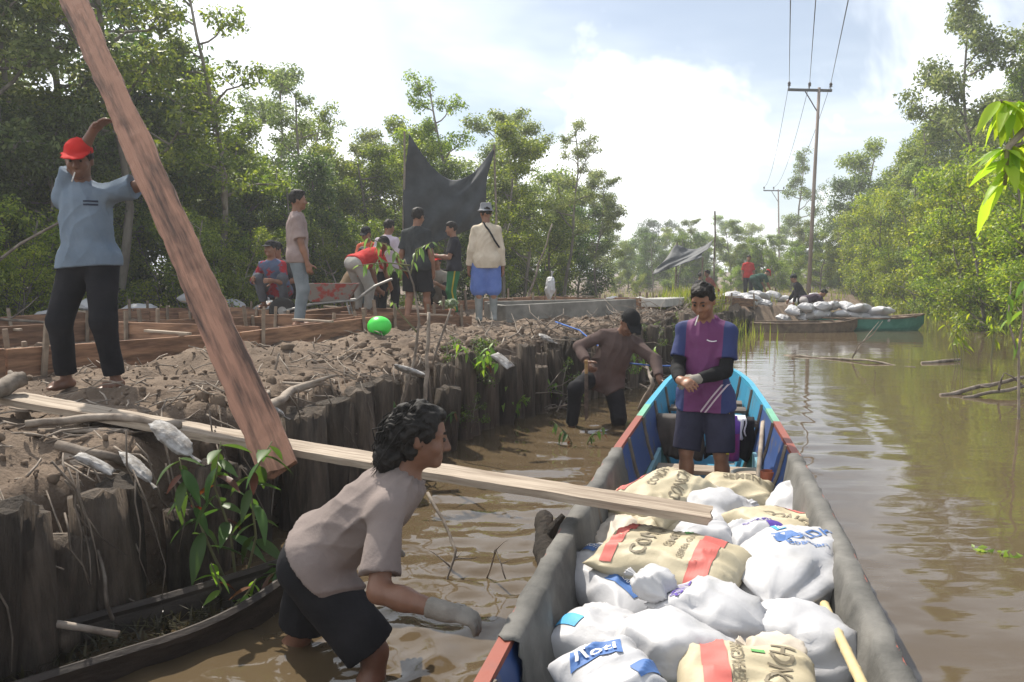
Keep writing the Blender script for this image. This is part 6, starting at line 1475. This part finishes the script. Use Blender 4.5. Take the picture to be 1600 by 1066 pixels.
# dry tangle along the further bank edge
mb = MB(); r = random.Random(77)
for i in range(420):
    y = 8.5 + 11 * r.random(); x = float(xbank(y)) + r.uniform(-.5, .22); z = max(.02, gz(x, y)) + r.uniform(0, .12); L_ = r.uniform(.2, .75); a = r.uniform(0, 6.28)
    e = Vector((x + math.cos(a) * L_, y + math.sin(a) * L_, z + r.uniform(-.35, .35)))
    mb.tube(wob((x, y, z), e, 5, .08, r.random()), [.009, .008, .007, .005, .002], 4)
tag(mb.build('dry_brush', M_stick, None, True), 'tangle of dry roots and brush along the further bank edge', 'brush', kind='stuff')
stick('pale fallen branch at the forest foot left of the red-capped man', [g(-6.6, 8.8, .5), g(-6.0, 9.4, .25), g(-5.2, 9.8, .1)], .022, .012, forks=3)
stick('long pale dead bough slanting up behind the red-capped man', [g(-7.2, 10.2, .3), g(-6.4, 10.4, .9), g(-5.6, 10.8, 1.6)], .028, .012, forks=2)
stick('pale bare branch leaning in the forest right of the man in the bucket hat', [g(.35, 19.2, 0), g(.62, 19.4, 1.0), g(.95, 19.6, 1.9)], .03, .014, forks=3)
pp = g((702 - 800) / FPX * 12.6, 12.6); fpot = thing('flower_pot', 'terracotta pot with pale bushy plant beside the young man in green trousers', 'flower pot', pp)
MB().lathe([(.06, 0), (.085, .14), (.09, .14), (.09, .16), (.075, .16), (.01, .13)], 18).build('pot', mat('terracotta', (.30, .11, .06), (.38, .15, .09), 8), fpot, True)
v, f = leaf_cloud([(0, 0, .24), (.07, 0, .26), (-.08, .02, .25)], [.11, .08, .08], 160, .07, seed=9); obj('foliage', mesh('foliage', v, f, False), leafmat('pale_leaves', ['#5a7a48', '#8aa07a', '#b8c4ae'], .3), fpot)
def shirt_mark(info, x, z, name, m_, pts, r_=.004):
    sh = [c for c in info['t'].children if c.name.startswith('shirt')][0]; bv = bvh_of(sh); res = []
    for dx, dz in pts:
        h = bv.ray_cast(Vector((x + dx, 1.0, z + dz)), Vector((0, -1, 0)))
        if h[0] is not None: res.append(h[0] + Vector((0, .002, 0)))
    if len(res) > 1: MB().tube(res, [r_] * len(res), 5).build(name, m_, info['t'], True)
shirt_mark(B_, -.055, 1.21, 'printed_mark', I_white, [(-.03, .004), (-.015, .0), (.0, .0), (.015, .003), (.03, .010)])
for k in range(2): shirt_mark(P1, -.085, 1.215 - .022 * k, 'printed_line', mat('navy_print', (.03, .04, .07), None, bump=0), [(-.035, 0), (-.018, 0), (0, 0), (.018, 0), (.035, 0)], .006)

# ------------------------------------------------------------------ haze
hz = bpy.data.materials.new('haze_air'); hz.use_nodes = True; hn = hz.node_tree.nodes; hn.remove(hn['Principled BSDF'])
pv = hn.new('ShaderNodeVolumePrincipled'); pv.inputs['Color'].default_value = (.93, .96, 1, 1); pv.inputs['Density'].default_value = .0023; pv.inputs['Anisotropy'].default_value = .35
hz.node_tree.links.new(pv.outputs[0], hn['Material Output'].inputs['Volume'])
HZ = MB(); HZ.v = [(x, y, z) for x in (-130, 170) for y in (-30, 160) for z in (-1.6, 17)]
HZ.f = [(0, 1, 3, 2), (4, 6, 7, 5), (0, 4, 5, 1), (2, 3, 7, 6), (0, 2, 6, 4), (1, 5, 7, 3)]
tag(HZ.build('haze', hz), 'thin humid haze over the canal', 'haze', kind='stuff')
